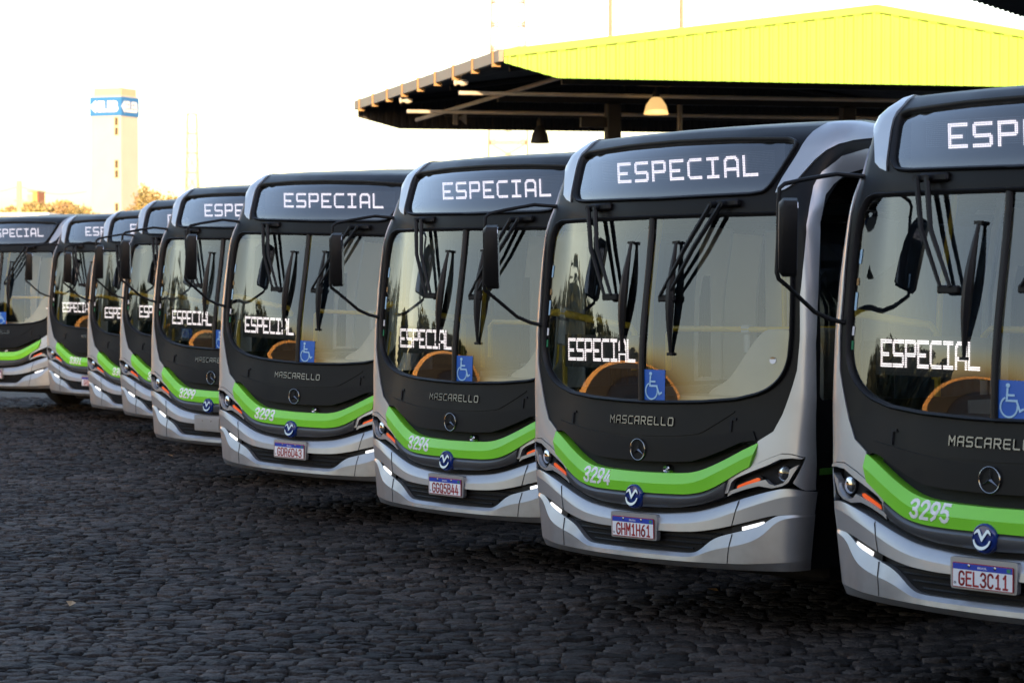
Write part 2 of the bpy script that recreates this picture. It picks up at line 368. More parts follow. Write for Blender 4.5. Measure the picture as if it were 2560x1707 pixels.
def osurf(t, z, off, fn):
    """skin point pushed out by off + fn(t, z), with the normal of the pushed surface"""
    t = np.asarray(t, float); z = np.asarray(z, float); h = 1.5e-2
    g = lambda a, b: surf(a, b, off + fn(a, b))
    dt = g(t + h, z) - g(t - h, z); dz = g(t, z + h) - g(t, z - h); n = np.cross(dt, dz); n /= np.linalg.norm(n, axis=-1, keepdims=True) + 1e-12
    return g(t, z), n
def panel(name, outline, off, thick, m, parent, holes=(), st=0.06, sz=0.08, estep=0.05, offset_fn=None):
    """a curved sheet over the bus skin, filled inside its outline, with a return edge of its own thickness"""
    loops = [refine(outline, estep)] + [refine(h, estep) for h in holes]
    vs = []; es = []
    for lp in loops:
        k = len(vs); vs += lp; es += [(k + i, k + (i + 1) % len(lp)) for i in range(len(lp))]
    xs = [p[0] for p in outline]; ys = [p[1] for p in outline]
    gx, gy = np.meshgrid(np.arange(min(xs) + st / 2, max(xs), st), np.arange(min(ys) + sz / 2, max(ys), sz)); gx = gx.ravel(); gy = gy.ravel()
    ok = inside(outline, gx, gy)
    for h in holes: ok &= ~inside(h, gx, gy)
    if len(gx):
        B = np.array(vs); keep = []
        for x, y, o in zip(gx, gy, ok):
            if o and np.min((B[:, 0] - x) ** 2 + (B[:, 1] - y) ** 2) > (0.35 * min(st, sz)) ** 2: keep.append((x, y))
        vs = vs + keep
    r = delaunay_2d_cdt([Vector(v) for v in vs], es, [], 0, 1e-6)
    co = np.array([(v.x, v.y) for v in r[0]]); tri = [tuple(f) for f in r[2]]
    cen = np.array([co[list(f)].mean(0) for f in tri]); k = inside(outline, cen[:, 0], cen[:, 1])
    for h in holes: k &= ~inside(h, cen[:, 0], cen[:, 1])
    tri = [f for f, q in zip(tri, k) if q]
    fo = []
    for f in tri:
        a, b, c = co[f[0]], co[f[1]], co[f[2]]
        fo.append(f if (b[0] - a[0]) * (c[1] - a[1]) - (b[1] - a[1]) * (c[0] - a[0]) > 0 else f[::-1])
    p, n = surf(co[:, 0], co[:, 1], off, True) if offset_fn is None else osurf(co[:, 0], co[:, 1], off, offset_fn)
    V = [tuple(q) for q in p]; N = [tuple(q) for q in n]; F = list(fo)
    if thick > 0:
        for lp in loops:
            L = np.array(lp); 
            a, nn = surf(L[:, 0], L[:, 1], off, True) if offset_fn is None else osurf(L[:, 0], L[:, 1], off, offset_fn); b = a - nn * thick; k0 = len(V); n_ = len(L)
            tan = np.roll(a, -1, 0) - np.roll(a, 1, 0); side = np.cross(tan, nn); side /= np.linalg.norm(side, axis=1, keepdims=True) + 1e-9
            V += [tuple(q) for q in a] + [tuple(q) for q in b]
            if N is not None: N += [tuple(q) for q in side] * 2
            F += [(k0 + i, k0 + n_ + i, k0 + n_ + (i + 1) % n_, k0 + (i + 1) % n_) for i in range(n_)]
    return link(name, V, F, m, parent, normals=N, smooth=True)

def resample(pts, n):
    P = np.array(pts, float); d = np.concatenate([[0], np.cumsum(np.hypot(np.diff(P[:, 0]), np.diff(P[:, 1])))]); s = np.linspace(0, d[-1], n)
    # rounded corners: sample a smoothed polyline
    x = np.interp(s, d, P[:, 0]); z = np.interp(s, d, P[:, 1])
    w = np.array([1, 2, 3, 2, 1.]) / 9
    for _ in range(2):
        xp = np.pad(x, 2, mode='reflect', reflect_type='odd'); zp = np.pad(z, 2, mode='reflect', reflect_type='odd')
        x2 = np.convolve(xp, w, 'valid'); z2 = np.convolve(zp, w, 'valid'); x2[0], x2[-1], z2[0], z2[-1] = x[0], x[-1], z[0], z[-1]; x, z = x2, z2
    return np.stack([x, z], 1)

def band(name, rows, m, parent, n=40, sharp=(), depth=0.06):
    """a sculpted strip across the whole front: rows = [(right-half curve from centre outwards, offset or [offset centre..end])]"""
    full = []
    for curve, off in rows:
        c = resample(curve, n); o = np.interp(np.linspace(0, 1, n), np.linspace(0, 1, len(off)), off) if isinstance(off, (list, tuple)) else np.full(n, off)
        t = np.concatenate([-c[:0:-1, 0], c[:, 0]]); z = np.concatenate([c[:0:-1, 1], c[:, 1]]); oo = np.concatenate([o[:0:-1], o])
        full.append(surf(t, z, oo))
    W = len(full[0]); V = []; F = []
    tan0 = np.gradient(full[0], axis=0)
    dep = depth * (1 - .8 * _step(np.abs(np.concatenate([-resample(rows[0][0], n)[:0:-1, 0], resample(rows[0][0], n)[:, 0]])), 1.08, 1.25))
    back = lambda p, e=None: p + (np.stack([0 * dep, dep, 0 * dep], 1) if e is None else np.array([0, dep[e], 0]))
    strips = []; cur = [full[0]]
    for i in range(1, len(full)):
        cur.append(full[i])
        if i in sharp or i == len(full) - 1: strips.append(cur); cur = [full[i]]
    strips = [[back(full[0]), full[0]]] + strips + [[full[-1], back(full[-1])]]
    for st in strips:
        k = len(V)
        for row in st: V += [tuple(p) for p in row]
        for r_ in range(len(st) - 1):
            for i in range(W - 1): F.append((k + r_ * W + i, k + (r_ + 1) * W + i, k + (r_ + 1) * W + i + 1, k + r_ * W + i + 1))
    for e in (0, W - 1):
        k = len(V); col = [row[e] for row in full]; V += [tuple(p) for p in col] + [tuple(back(p, e)) for p in col]; h = len(col)
        for i in range(h - 1):
            q = (k + i, k + i + 1, k + h + i + 1, k + h + i); F.append(q if e == 0 else q[::-1])
    return link(name, V, F, m, parent, smooth=True)

def skin_tube(outline, off, r, flat=0.6, step=0.03):
    L = np.array(refine(outline, step)); p = surf(L[:, 0], L[:, 1], off); mb = MB(); mb.tube([tuple(q) for q in p], r, 8, True, flat=flat); return mb

# ---- lettering
def font_mesh(txt, bold=0.0, ext=0.0):
    cu = bpy.data.curves.new("lettering", 'FONT'); cu.body = txt; cu.size = 1.0; cu.offset = bold; cu.extrude = ext; cu.resolution_u = 3
    ob = bpy.data.objects.new("lettering", cu); C.objects.link(ob)
    dg = bpy.context.evaluated_depsgraph_get(); me = bpy.data.meshes.new_from_object(ob.evaluated_get(dg))
    v = np.array([x.co[:] for x in me.vertices]); f = [tuple(p.vertices) for p in me.polygons]
    bpy.data.objects.remove(ob); bpy.data.curves.remove(cu); bpy.data.meshes.remove(me)
    v[:, 0] -= (v[:, 0].min() + v[:, 0].max()) / 2; v[:, 1] -= (v[:, 1].min() + v[:, 1].max()) / 2
    return v, f
def skin_text(name, txt, m, parent, t0, z0, width, height, off=0.004, ang=0.0, bold=0.0):
    v, f = font_mesh(txt, bold); v[:, 0] *= width / np.ptp(v[:, 0]); v[:, 1] *= height / np.ptp(v[:, 1])
    c, s = math.cos(ang), math.sin(ang); t = t0 + v[:, 0] * c - v[:, 1] * s; z = z0 + v[:, 0] * s + v[:, 1] * c
    return link(name, surf(t, z, off), f, m, parent)
def flat_text(name, txt, m, parent, fn, cx, cz, width, height, bold=0.0, w=0.0):
    v, f = font_mesh(txt, bold); v[:, 0] *= width / np.ptp(v[:, 0]); v[:, 1] *= height / np.ptp(v[:, 1])
    return link(name, [fn(cx + a, cz + b, w) for a, b in v[:, :2]], f, m, parent)

def _arc(cx, cy, rx, ry, a0, a1, n=9): return [(cx + rx * math.cos(R(a)), cy + ry * math.sin(R(a))) for a in np.linspace(a0, a1, n)]
SG = {  # stroke lettering on a 0..0.6 by 0..1 cell
 '0': [_arc(.3, .72, .3, .28, 0, 180) + _arc(.3, .28, .3, .28, 180, 360) + [(.6, .72)]], '1': [[(.12, .80), (.34, 1), (.34, 0)], [(.10, 0), (.56, 0)]],
 '2': [_arc(.3, .72, .3, .28, 170, -30) + [(0, 0), (.6, 0)]], '3': [_arc(.29, .75, .29, .25, 160, -90) + _arc(.29, .25, .31, .25, 90, -160)],
 '4': [[(.42, 0), (.42, .62)], [(.30, 1), (0, .24), (.6, .24)]], '5': [[(.55, 1), (.08, 1), (.03, .55)] + _arc(.28, .31, .32, .31, 120, -150)],
 '6': [[(.50, 1), (.25, .85), (.05, .5)] + _arc(.3, .29, .3, .29, 160, -200, 16)], '8': [_arc(.3, .75, .27, .25, 0, 360, 14), _arc(.3, .26, .3, .26, 0, 360, 14)],
 '9': [[(.10, 0), (.35, .15), (.55, .5)] + _arc(.3, .71, .3, .29, -20, 340, 16)],
 'G': [_arc(.3, .72, .3, .28, 20, 180) + _arc(.3, .28, .3, .28, 180, 360) + [(.6, .46), (.34, .46)]], 'H': [[(0, 0), (0, 1)], [(.6, 0), (.6, 1)], [(0, .5), (.6, .5)]],
 'M': [[(0, 0), (0, 1), (.31, .42), (.62, 1), (.62, 0)]], 'D': [[(0, 0), (0, 1), (.28, 1)] + _arc(.28, .68, .32, .32, 90, 0, 5) + _arc(.28, .32, .32, .32, 0, -90, 5) + [(0, 0)]],
 'R': [[(0, 0), (0, 1), (.32, 1)] + _arc(.32, .74, .28, .26, 90, -90, 8) + [(0, .48)], [(.32, .48), (.6, 0)]], 'Q': [_arc(.3, .72, .3, .28, 0, 180) + _arc(.3, .28, .3, .28, 180, 360) + [(.6, .72)], [(.34, .26), (.62, -.04)]],
 'B': [[(0, 0), (0, 1), (.30, 1)] + _arc(.30, .76, .26, .24, 90, -90, 8) + [(0, .52)], [(.30, .52)] + _arc(.30, .26, .30, .26, 90, -90, 8) + [(0, 0)]],
 'E': [[(.58, 1), (0, 1), (0, 0), (.58, 0)], [(0, .52), (.48, .52)]], 'L': [[(0, 1), (0, 0), (.56, 0)]], 'C': [_arc(.3, .72, .3, .28, 20, 180) + _arc(.3, .28, .3, .28, 180, 340)],
 'F': [[(.58, 1), (0, 1), (0, 0)], [(0, .52), (.48, .52)]], 'P': [[(0, 0), (0, 1), (.32, 1)] + _arc(.32, .74, .28, .26, 90, -90, 8) + [(0, .48)]]}
def stroke_word(txt, width, height, weight):
    """outlines of a word, centred on 0, as lists of polylines"""
    n = len(txt); adv = width / (n - .0); out = []; cw = adv * .66
    for i, ch in enumerate(txt):
        x0 = -width / 2 + i * adv + (adv - cw) / 2
        for ln in SG[ch]: out.append([(x0 + x / .6 * cw, (y - .5) * (height - weight)) for x, y in ln])
    return out
GLYPH = dict(E=[(0, 0, 2, 13), (0, 0, 12, 2), (0, 6, 9, 8), (0, 11, 12, 13)], S=[(1, 0, 12, 2), (0, 1, 2, 7), (1, 6, 11, 8), (10, 7, 12, 12), (0, 11, 11, 13)],
             P=[(0, 0, 2, 13), (0, 0, 11, 2), (10, 1, 12, 7), (0, 6, 11, 8)], C=[(2, 0, 12, 2), (0, 2, 2, 11), (1, 1, 3, 2), (1, 11, 3, 12), (2, 11, 12, 13)],
             I=[(1, 0, 11, 2), (5, 0, 7, 13), (1, 11, 11, 13)], A=[(2, 0, 10, 2), (0, 2, 2, 13), (10, 2, 12, 13), (1, 1, 3, 3), (9, 1, 11, 3), (0, 7, 12, 9)], L=[(0, 0, 2, 13), (0, 11, 12, 13)])
def led_dots(word, adv):
    d = []
    for i, ch in enumerate(word):
        s = set()
        for x0, y0, x1, y1 in GLYPH[ch]:
            s |= {(x, y) for x in range(x0, x1) for y in range(y0, y1)}
        d += [(i * adv + x, y) for x, y in s]
    return d
def dot_mesh(name, dots, fn, px, pz, r, m, parent):
    v = []; f = []
    for x, y in dots:
        k = len(v)
        for a in range(6):
            t = a * math.pi / 3; v.append(fn(x * px + r[0] * math.cos(t), -y * pz + r[1] * math.sin(t)))
        f.append(tuple(range(k, k + 6)))
    return link(name, v, f, m, parent)

# ------------------------------------------------------------------ the bus
GLASS_HALF = [(0, 1.462), (.2, 1.464), (.53, 1.475), (.8, 1.498), (.94, 1.532), (1.01, 1.567), (1.07, 1.622), (1.108, 1.685), (1.13, 1.76), (1.138, 1.9), (1.145, 2.2), (1.155, 2.45), (1.148, 2.575), (1.12, 2.64), (1.06, 2.662), (.6, 2.664), (0, 2.665)]
DISP_HALF = [(0, 2.785), (.80, 2.792), (.90, 2.803), (.945, 2.84), (.975, 2.91), (1.0, 3.0), (1.02, 3.075), (1.022, 3.108), (.97, 3.128), (.5, 3.148), (0, 3.155)]
GREEN_TOP = [(0, 1.008), (.225, 1.011), (.40, 1.016), (.49, 1.026), (.566, 1.045), (.65, 1.078), (.75, 1.122), (.85, 1.172), (.972, 1.232)]
GREEN_MID = [(0, .942), (.226, .943), (.40, .948), (.48, .957), (.569, .979), (.65, 1.012), (.754, 1.06), (.85, 1.107), (.957, 1.158)]
GREEN_BOT = [(0, .880), (.226, .880), (.42, .884), (.51, .893), (.606, .913), (.69, .95), (.77, .989), (.84, 1.03), (.93, 1.077)]
HL_OUT = [(.777, .993), (.835, 1.032), (.922, 1.075), (1.030, 1.127), (1.122, 1.166), (1.182, 1.166), (1.264, 1.147), (1.244, 1.090), (1.206, .992), (1.165, .964), (1.076, .945), (.994, .952), (.90, .928), (.76, .880), (.748, .905)]

def strokes(mb, lines, fn, w, a, b):
    for ln in lines:
        for p, q in zip(ln, ln[1:]):
            d = Vector((q[0] - p[0], q[1] - p[1])); L = d.length
            if L < 1e-6: continue
            d /= L; n = Vector((-d.y, d.x)) * w / 2; e = d * w / 2
            P = [(p[0] - e.x + n.x, p[1] - e.y + n.y), (p[0] - e.x - n.x, p[1] - e.y - n.y), (q[0] + e.x - n.x, q[1] + e.y - n.y), (q[0] + e.x + n.x, q[1] + e.y + n.y)]
            mb.prism(P, fn, a, b)
    return mb

def front(t, z, w): return tuple(surf(t, z, w))        # point on the skin, w proud of it

def build_bus():
    root = empty("city_bus")
    glass_o = rounded(mirrored(GLASS_HALF), 0.03, 3); disp_o = rounded(mirrored(DISP_HALF), 0.025, 4)
    # --- dark front mask, sides, roof
    mask = mirrored([(0, 1.15), (.60, 1.18), (.93, 1.24), (1.0, 1.20), (1.28, 1.20), (1.29, 2.75), (1.33, 2.86), (1.45, 2.95), (1.7, 3.0), (2.2, 3.04), (2.2, 3.24), (1.2, 3.24), (0, 3.24)])
    panel("front_mask", mask, 0.0, 0.03, M['charcoal'], root, holes=[glass_o, disp_o], st=.05, sz=.06)
    flap = rounded(mirrored([(0, 1.243), (.33, 1.253), (.52, 1.272), (.66, 1.345), (.80, 1.425), (.40, 1.432), (0, 1.43)]), .03, 3)
    panel("service_flap", flap, .006, .01, M['charcoal'], root)
    for s in (1, -1):
        side = [(1.29, .44), (T_END, .40), (T_END, 3.24), (1.9, 3.24), (1.5, 3.12), (1.36, 2.90), (1.30, 2.7)]
        win = rounded([(1.345, 1.50), (T_END - .5, 1.50), (T_END - .5, 2.93), (1.62, 2.93), (1.44, 2.87), (1.385, 2.76), (1.38, 2.50), (1.34, 2.08)], .04, 4)
        if s < 0: side = flip(side); win = flip(win)
        panel("side_panel", side, -.004, .02, M['charcoal'], root, holes=[win], st=.35, sz=.25, estep=.12)
        g = panel("side_window", win, -.010, 0, M['sideglass'], root, st=.5, sz=.4, estep=.15)
        bar = MB()
        for k in range(6):
            t = 2.9 + 1.5 * k; bar.box(tuple(surf(s * t, 2.18, -.015)), (.02, .07, 1.3))
        bar.build("window_bar", M['plastic'], g)
        st_ = [(1.385, 1.035), (T_END, 1.035), (T_END, 1.075), (1.385, 1.075)]
        panel("side_stripe", st_ if s > 0 else flip(st_), .003, .004, M['sidegreen'], root, st=.5, sz=.05, estep=.15)
        # silver corner, windscreen pillar and the strip running back above the windows: one pressing
        pil = [(.935, 1.083), (.968, 1.240), (1.06, 1.304), (1.107, 1.408), (1.134, 1.500), (1.163, 1.595), (1.188, 1.686), (1.20, 1.871), (1.204, 2.144), (1.235, 2.54), (1.245, 2.75), (1.25, 2.827), (1.27, 2.917), (1.358, 3.015), (1.55, 3.07), (2.2, 3.095), (T_END, 3.095),
               (T_END, 2.965), (2.2, 2.965), (1.66, 2.955), (1.47, 2.91), (1.385, 2.84), (1.352, 2.74), (1.35, 2.545), (1.318, 2.077), (1.302, 1.85), (1.318, 1.41), (1.347, 1.11), (1.36, .945), (1.29, .945), (1.258, .957), (1.212, .990), (1.252, 1.086), (1.274, 1.150), (1.185, 1.171), (1.125, 1.171), (1.03, 1.131)]
        if s > 0:
            pil[9:11] = [(1.233, 2.312), (1.255, 2.432), (1.276, 2.542), (1.278, 2.637), (1.262, 2.73)]
            k = pil.index((1.352, 2.74)); pil[k:k + 2] = [(1.345, 2.775), (1.375, 2.655), (1.378, 2.542), (1.352, 2.393), (1.333, 2.245)]
        panel("corner_pillar", pil if s > 0 else flip(pil), .008, .03, M['silver'], root, st=.06, sz=.07, estep=.06)
        rail = [(.992, 2.793), (1.03, 2.925), (1.055, 3.02), (1.072, 3.09), (1.095, 3.17), (1.16, 3.232), (1.35, 3.262), (2.0, 3.272), (T_END, 3.272), (T_END, 3.16), (2.0, 3.16), (1.557, 3.150), (1.40, 3.122), (1.30, 3.09), (1.24, 3.05), (1.195, 2.995), (1.16, 2.92), (1.118, 2.845), (1.06, 2.812)]
        panel("roof_rail", rail if s > 0 else flip(rail), .012, .03, M['silver'], root, st=.06, sz=.05, estep=.06)
    # roof skin
    hs = [3.225, 3.24, 3.255, 3.27, 3.285, 3.30, 3.315, 3.33, 3.345, 3.356]; tt = np.concatenate([np.linspace(-T_END, -1.6, 16), np.linspace(-1.5, 1.5, 49), np.linspace(1.6, T_END, 16)])
    V = []; F = []; W = len(tt)
    for h in hs: V += [tuple(p) for p in surf(tt, np.full(W, h), 0.0 if h > 3.23 else -.004)]
    for i in range(len(hs) - 1):
        for j in range(W - 1): F.append((i * W + j, i * W + j + 1, (i + 1) * W + j + 1, (i + 1) * W + j))
    last = (len(hs) - 1) * W
    for j in range(W // 2): 
        a, b, c, d = last + j, last + j + 1, last + W - 2 - j, last + W - 1 - j
        if len({a, b, c, d}) == 4: F.append((a, b, c, d))
        elif len({a, b, c, d}) == 3: F.append(tuple(dict.fromkeys((a, b, c, d))))
    rf = link("roof", V, F, M['charcoal'], root, smooth=True)
    MB().box((0, 6.2, 3.41), (1.5, 2.4, .16), .05).build("roof_hatch", M['white'], rf)
    yb = float(surf(T_END, 2.0)[1])
    rw = MB().box((0, yb - .02, 1.80), (2.46, .04, 2.75), .01).build("rear_wall", M['charcoal'], root)
    MB().box((0, yb + .004, 2.2), (2.1, .02, .9)).build("rear_window", M['sideglass'], rw)
    # --- windscreen and display
    def bow(t, z):                                   # the pane is upright low in the middle and leans back higher up
        q = np.clip((z - 1.46) / .40, 0, 1); up = q * (1 - .35 * q * q) / .65; dn = 1 - _step(z, 1.80, 2.62)
        return .027 * np.exp(-((t + .12) / .52) ** 2) * up * dn
    ws = panel("windscreen", glass_o, -.006, 0, M['windscreen'], root, st=.04, sz=.04, estep=.04, offset_fn=bow)
    autosmooth(skin_tube(glass_o, .002, .024, .55).build("windscreen_gasket", M['rubber'], ws), 60)
    dv = MB(); zs = np.linspace(1.45, 2.68, 12); dv.tube([tuple(surf(-.015, z, .002 + float(bow(-.015, z)))) for z in zs], .024, 8, flat=.7); autosmooth(dv.build("centre_divider", M['rubber'], ws), 60)
    dp = autosmooth(skin_tube(disp_o, .004, .022, .6).build("destination_display", M['rubber'], root), 60)
    panel("display_glass", disp_o, -.004, 0, M['displayglass'], dp, st=.06, sz=.06, estep=.05)
    ybd = .462
    bd = MB().box((-.03, ybd + .03, 2.975), (1.86, .04, .33)); bd.build("led_board", M['board'], dp)
    hb = MB()
    hb.box((0, .75, 2.74), (2.1, .55, .02)); hb.box((0, .85, 3.2), (2.0, .4, .02)); hb.box((0, 1.02, 2.97), (2.1, .02, .46)); hb.build("display_housing", M['void'], dp)
    fn = lambda x, z: (-.682 + x, ybd - (z * .05), 3.047 + z)
    dot_mesh("lit_letters", led_dots("ESPECIAL", 15), fn, .01153, .0107, (.0058, .0055), M['led'], dp)
    lit = set(led_dots("ESPECIAL", 15)); un = [(x, y) for x in range(-14, 130) for y in range(-2, 16) if (x, y) not in lit]
    fn2 = lambda x, z: (-.682 + x, ybd - (z * .05) + .004, 3.047 + z)
    o = dot_mesh("unlit_dots", un, fn2, .01153, .0107, (.0022, .0022), M['leddim'], dp)
    # --- lower front, from the hood down
    inner = mirrored([(0, .47), (.9, .48), (1.05, .60), (1.16, .72), (1.22, .95), (1.0, 1.0), (.9, 1.22), (0, 1.19)])
    panel("grille_recess", inner, -.06, 0, M['void'], root, st=.08, sz=.08)
    hood = rounded(mirrored([(0, 1.080), (.30, 1.085), (.47, 1.095), (.58, 1.125), (.72, 1.175), (.86, 1.232), (.958, 1.243), (.93, 1.306), (.58, 1.262), (.337, 1.238), (0, 1.228)]), .012, 3)
    hp = panel("hood_panel", hood, .012, .05, M['hood'], root, st=.05, sz=.05)
    for s in (1, -1):
        up = MB(); strokes(up, [[(s * .764, 1.30), (s * .764, 1.372), (s * .764 + .03, 1.372)]], front, .016, -.002, .009); up.build("hood_hinge", M['void'], hp)
    band("green_band", [(GREEN_TOP, .006), (GREEN_MID, .034), (GREEN_BOT, .027)], M['green'], root, sharp=(1,), depth=.10)
    g2 = [(t, z - .026 + (.012 if t > .7 else 0)) for t, z in GREEN_BOT[:-2]] + [(.765, .975)]
    glow = [(0, .782), (.355, .795), (.50, .815), (.58, .832), (.70, .868), (.74, .885)]
    gb = GREEN_BOT[:-2] + [(.785, .994)]
    band("grey_band", [(gb, .010), (g2, .034), ([(t, z - .03) for t, z in g2[:-1]] + [(.755, .93)], .034), (glow, .006)], M['grey'], root, sharp=(1,), depth=.08)
    btop = [(0, .744), (.2, .748), (.358, .760), (.521, .777), (.666, .812), (.851, .869), (1.045, .927), (1.16, .958), (1.22, .958), (1.28, .936), (1.36, .932)]
    brid = [(0, .682), (.2, .684), (.358, .690), (.53, .706), (.68, .738), (.851, .800), (1.0, .850), (1.115, .890), (1.2, .912), (1.28, .912), (1.36, .912)]
    blow = [(0, .640), (.36, .642), (.548, .652), (.72, .682), (.88, .722), (1.03, .765), (1.10, .784), (1.18, .792), (1.26, .795), (1.36, .795)]
    band("bumper_bar", [(btop, [.004, .004, .006, .012]), ([(t, z - .010) for t, z in btop], [.016, .016, .014, .008]), (brid, [.028, .028, .024, .008]), (blow, [.027, .027, .020, .006])], M['silver'], root, n=48, sharp=(2,), depth=.08)
    ltop = [(0, .510), (.36, .510), (.50, .512), (.535, .520), (.60, .570), (.66, .615), (.72, .634), (.88, .674), (1.02, .712), (1.06, .738), (1.09, .770), (1.134, .790), (1.25, .794), (1.36, .794)]
    lmid = [(0, .488), (.36, .488), (.52, .492), (.60, .525), (.70, .556), (.78, .570), (.90, .595), (1.02, .632), (1.08, .680), (1.12, .740), (1.20, .775), (1.28, .780), (1.36, .780)]
    lrid = [(0, .462), (.36, .463), (.6, .466), (.78, .470), (.95, .476), (1.1, .484), (1.2, .492), (1.27, .50), (1.375, .50)]
    lbot = [(0, .418), (.4, .420), (.8, .424), (1.1, .430), (1.25, .434), (1.385, .436)]
    lip = band("bumper_lip", [(ltop, [.008, .008, .006, .006]), (lmid, [.030, .030, .026, .008]), (lrid, [.036, .036, .034, .008]), (lbot, [.0, .0, .0, -.004])], M['silver'], root, n=56, sharp=(1, 2), depth=.10)
    for s in (1, -1):
        sm_ = MB(); sm_.tube([tuple(surf(s * t, z, o_)) for t, z, o_ in ((.860, .867, .010), (.857, .856, .0185), (.838, .797, .0255), (.812, .70, .0225))], .003, 5); sm_.build("bumper_seam", M['void'], root)
        sm_ = MB(); sm_.tube([tuple(surf(s * t, z, o_)) for t, z, o_ in ((.812, .652, .010), (.80, .58, .0275), (.79, .52, .032), (.785, .472, .0355))], .003, 5); sm_.build("bumper_seam", M['void'], root)
    grl = panel("lower_grille", mirrored([(0, .50), (.52, .50), (.60, .56), (.72, .62), (.9, .66), (1.05, .70), (1.12, .80), (.9, .76), (.55, .68), (0, .67)]), -.03, 0, M['plastic'], root, st=.06, sz=.04)
    slat = MB()
    for z in (.54, .575, .61, .645):
        slat.tube([tuple(surf(t, z, -.022)) for t in np.linspace(-.48 - (z - .54) * 2.2, .48 + (z - .54) * 2.2, 18)], .007, 6)
    slat.build("grille_slat", M['plastic'], grl)
    # --- lights
    for s in (1, -1):
        fl = (lambda p: p) if s > 0 else flip
        hl = panel("headlight", fl(HL_OUT), -.055, 0, M['void'], root, st=.05, sz=.05)
        wall = MB(); L = np.array(refine(HL_OUT, .03)); L[:, 0] *= s
        a = surf(L[:, 0], L[:, 1], .004); b = surf(L[:, 0], L[:, 1], -.06); n_ = len(L)
        wall.add([tuple(p) for p in a] + [tuple(p) for p in b], [(i, (i + 1) % n_, n_ + (i + 1) % n_, n_ + i) for i in range(n_)]); wall.build("light_housing", M['plastic'], hl)
        top = [(.748, .905), (.777, .993), (.835, 1.032), (.922, 1.075), (1.030, 1.127), (1.122, 1.166), (1.182, 1.166), (1.264, 1.147), (1.249, 1.138), (1.197, 1.144), (1.12, 1.135), (1.04, 1.092), (.925, 1.043), (.835, 1.005), (.800, .978), (.775, .91)]
        panel("light_trim", fl(top), .014, .05, M['silver'], hl, st=.03, sz=.03, estep=.03)
        fin = [(.766, .886), (.801, .905), (.90, .938), (.962, .955), (.994, .962), (1.03, .957), (1.076, .952), (1.143, .967), (1.181, .992), (1.212, 1.055), (1.240, 1.105), (1.215, 1.094), (1.182, 1.072), (1.178, 1.025), (1.150, .988), (1.10, .970), (1.060, .977), (1.032, 1.004), (.99, .992), (.90, .963), (.83, .938), (.79, .925), (.775, .92)]
        panel("light_fin", fl(fin), .006, .04, M['silver'], hl, st=.03, sz=.03, estep=.03)
        am = [(.828, .938), (.836, .958), (.978, 1.014), (.994, 1.008), (.990, .994), (.842, .936)]
        panel("indicator", fl(rounded(am, .008, 2)), -.004, .012, M['amber'], hl, st=.03, sz=.02, estep=.02)
        ib = [(.815, .93), (.822, .962), (.985, 1.028), (1.008, 1.015), (1.002, .986), (.84, .925)]
        panel("indicator_base", fl(ib), -.010, .03, M['plastic'], hl, st=.03, sz=.03, estep=.03)
        c = Vector(surf(s * 1.128, 1.045, -.040)); n = Vector((s * .12, -1, .03)).normalized(); nz = Vector((0, 0, 1)); u = n.cross(nz).normalized(); v = u.cross(n)
        def disc(prof, name, m, par=hl):
            mb = MB(); V_ = []; F_ = []; K = 24; Pn = len(prof)
            for k in range(K):
                t = 2 * math.pi * k / K
                for r_, h_ in prof: V_.append(tuple(c + u * (r_ * math.cos(t)) + v * (r_ * 1.02 * math.sin(t)) + n * h_))
            for k in range(K):
                for i in range(Pn - 1): F_.append((k * Pn + i, ((k + 1) % K) * Pn + i, ((k + 1) % K) * Pn + i + 1, k * Pn + i + 1))
            return link(name, V_, F_, m, par, smooth=True)
        disc([(.052, -.01), (.052, .010), (.046, .012), (.044, .0), (.03, -.02), (.001, -.028)], "reflector", M['reflector'])
        disc([(.046, .010), (.038, .014), (.024, .017), (.001, .018)], "lens", M['lensglass'])
        dl = [(.884, .678), (.880, .699), (1.036, .741), (1.044, .722)]
        d_ = panel("daytime_light", fl(dl), .004, .02, M['dayled'], root, st=.03, sz=.03, estep=.03)
        hs_ = [(.80, .64), (.80, .715), (.95, .75), (1.10, .80), (1.10, .785), (1.05, .715), (.90, .665)]
        panel("light_bezel", fl(hs_), -.004, .02, M['plastic'], d_, st=.04, sz=.03, estep=.03)
        mk = MB(); cc = Vector(surf(s * (T_SIDE + .55), .70, .02)); mk.box(tuple(cc), (.05, .10, .07), .02); autosmooth(mk.build("side_marker", M['amber'], root))
    # --- badges
    em = MB(); c = Vector(surf(0, .850, .036)); K = 28
    em.lathe([(.080, .030), (.080, 0.0), (.077, -.012), (.070, -.016), (.066, -.010), (.03, -.014), (.001, -.016)], tuple(c), 'y', 32)
    emb = autosmooth(em.build("maker_badge", M['blue'], root), 50)
    eb = MB(); ef = lambda a, b_, w: (c.x + a * .060, c.y - .017 - w + b_ * .012, c.z + b_ * .060)
    wing = [(-.92, .30), (-.86, .55), (-.62, .80), (-.40, .80), (-.22, .52), (0, .18), (.22, .52), (.40, .80), (.62, .80), (.86, .55), (.92, .30), (.66, .50), (.52, .52), (.36, .28), (0, -.28), (-.36, .28), (-.52, .52), (-.66, .50)]
    eb.prism(wing, ef, -.002, .010)
    smile = [(.96 * math.cos(a), .96 * math.sin(a)) for a in np.linspace(R(186), R(354), 22)] + [(.80 * math.cos(a), -.06 + .62 * math.sin(a)) for a in np.linspace(R(354), R(186), 22)]
    eb.prism(smile, ef, -.002, .009); eb.build("badge_relief", M['chrome'], emb)
    sc = Vector(surf(0, 1.151, .020)); sm_ = MB(); sm_.tube([(sc.x + .069 * math.cos(a), sc.y, sc.z + .069 * math.sin(a)) for a in np.linspace(0, 2 * math.pi, 37)[:-1]], .0048, 8, True)
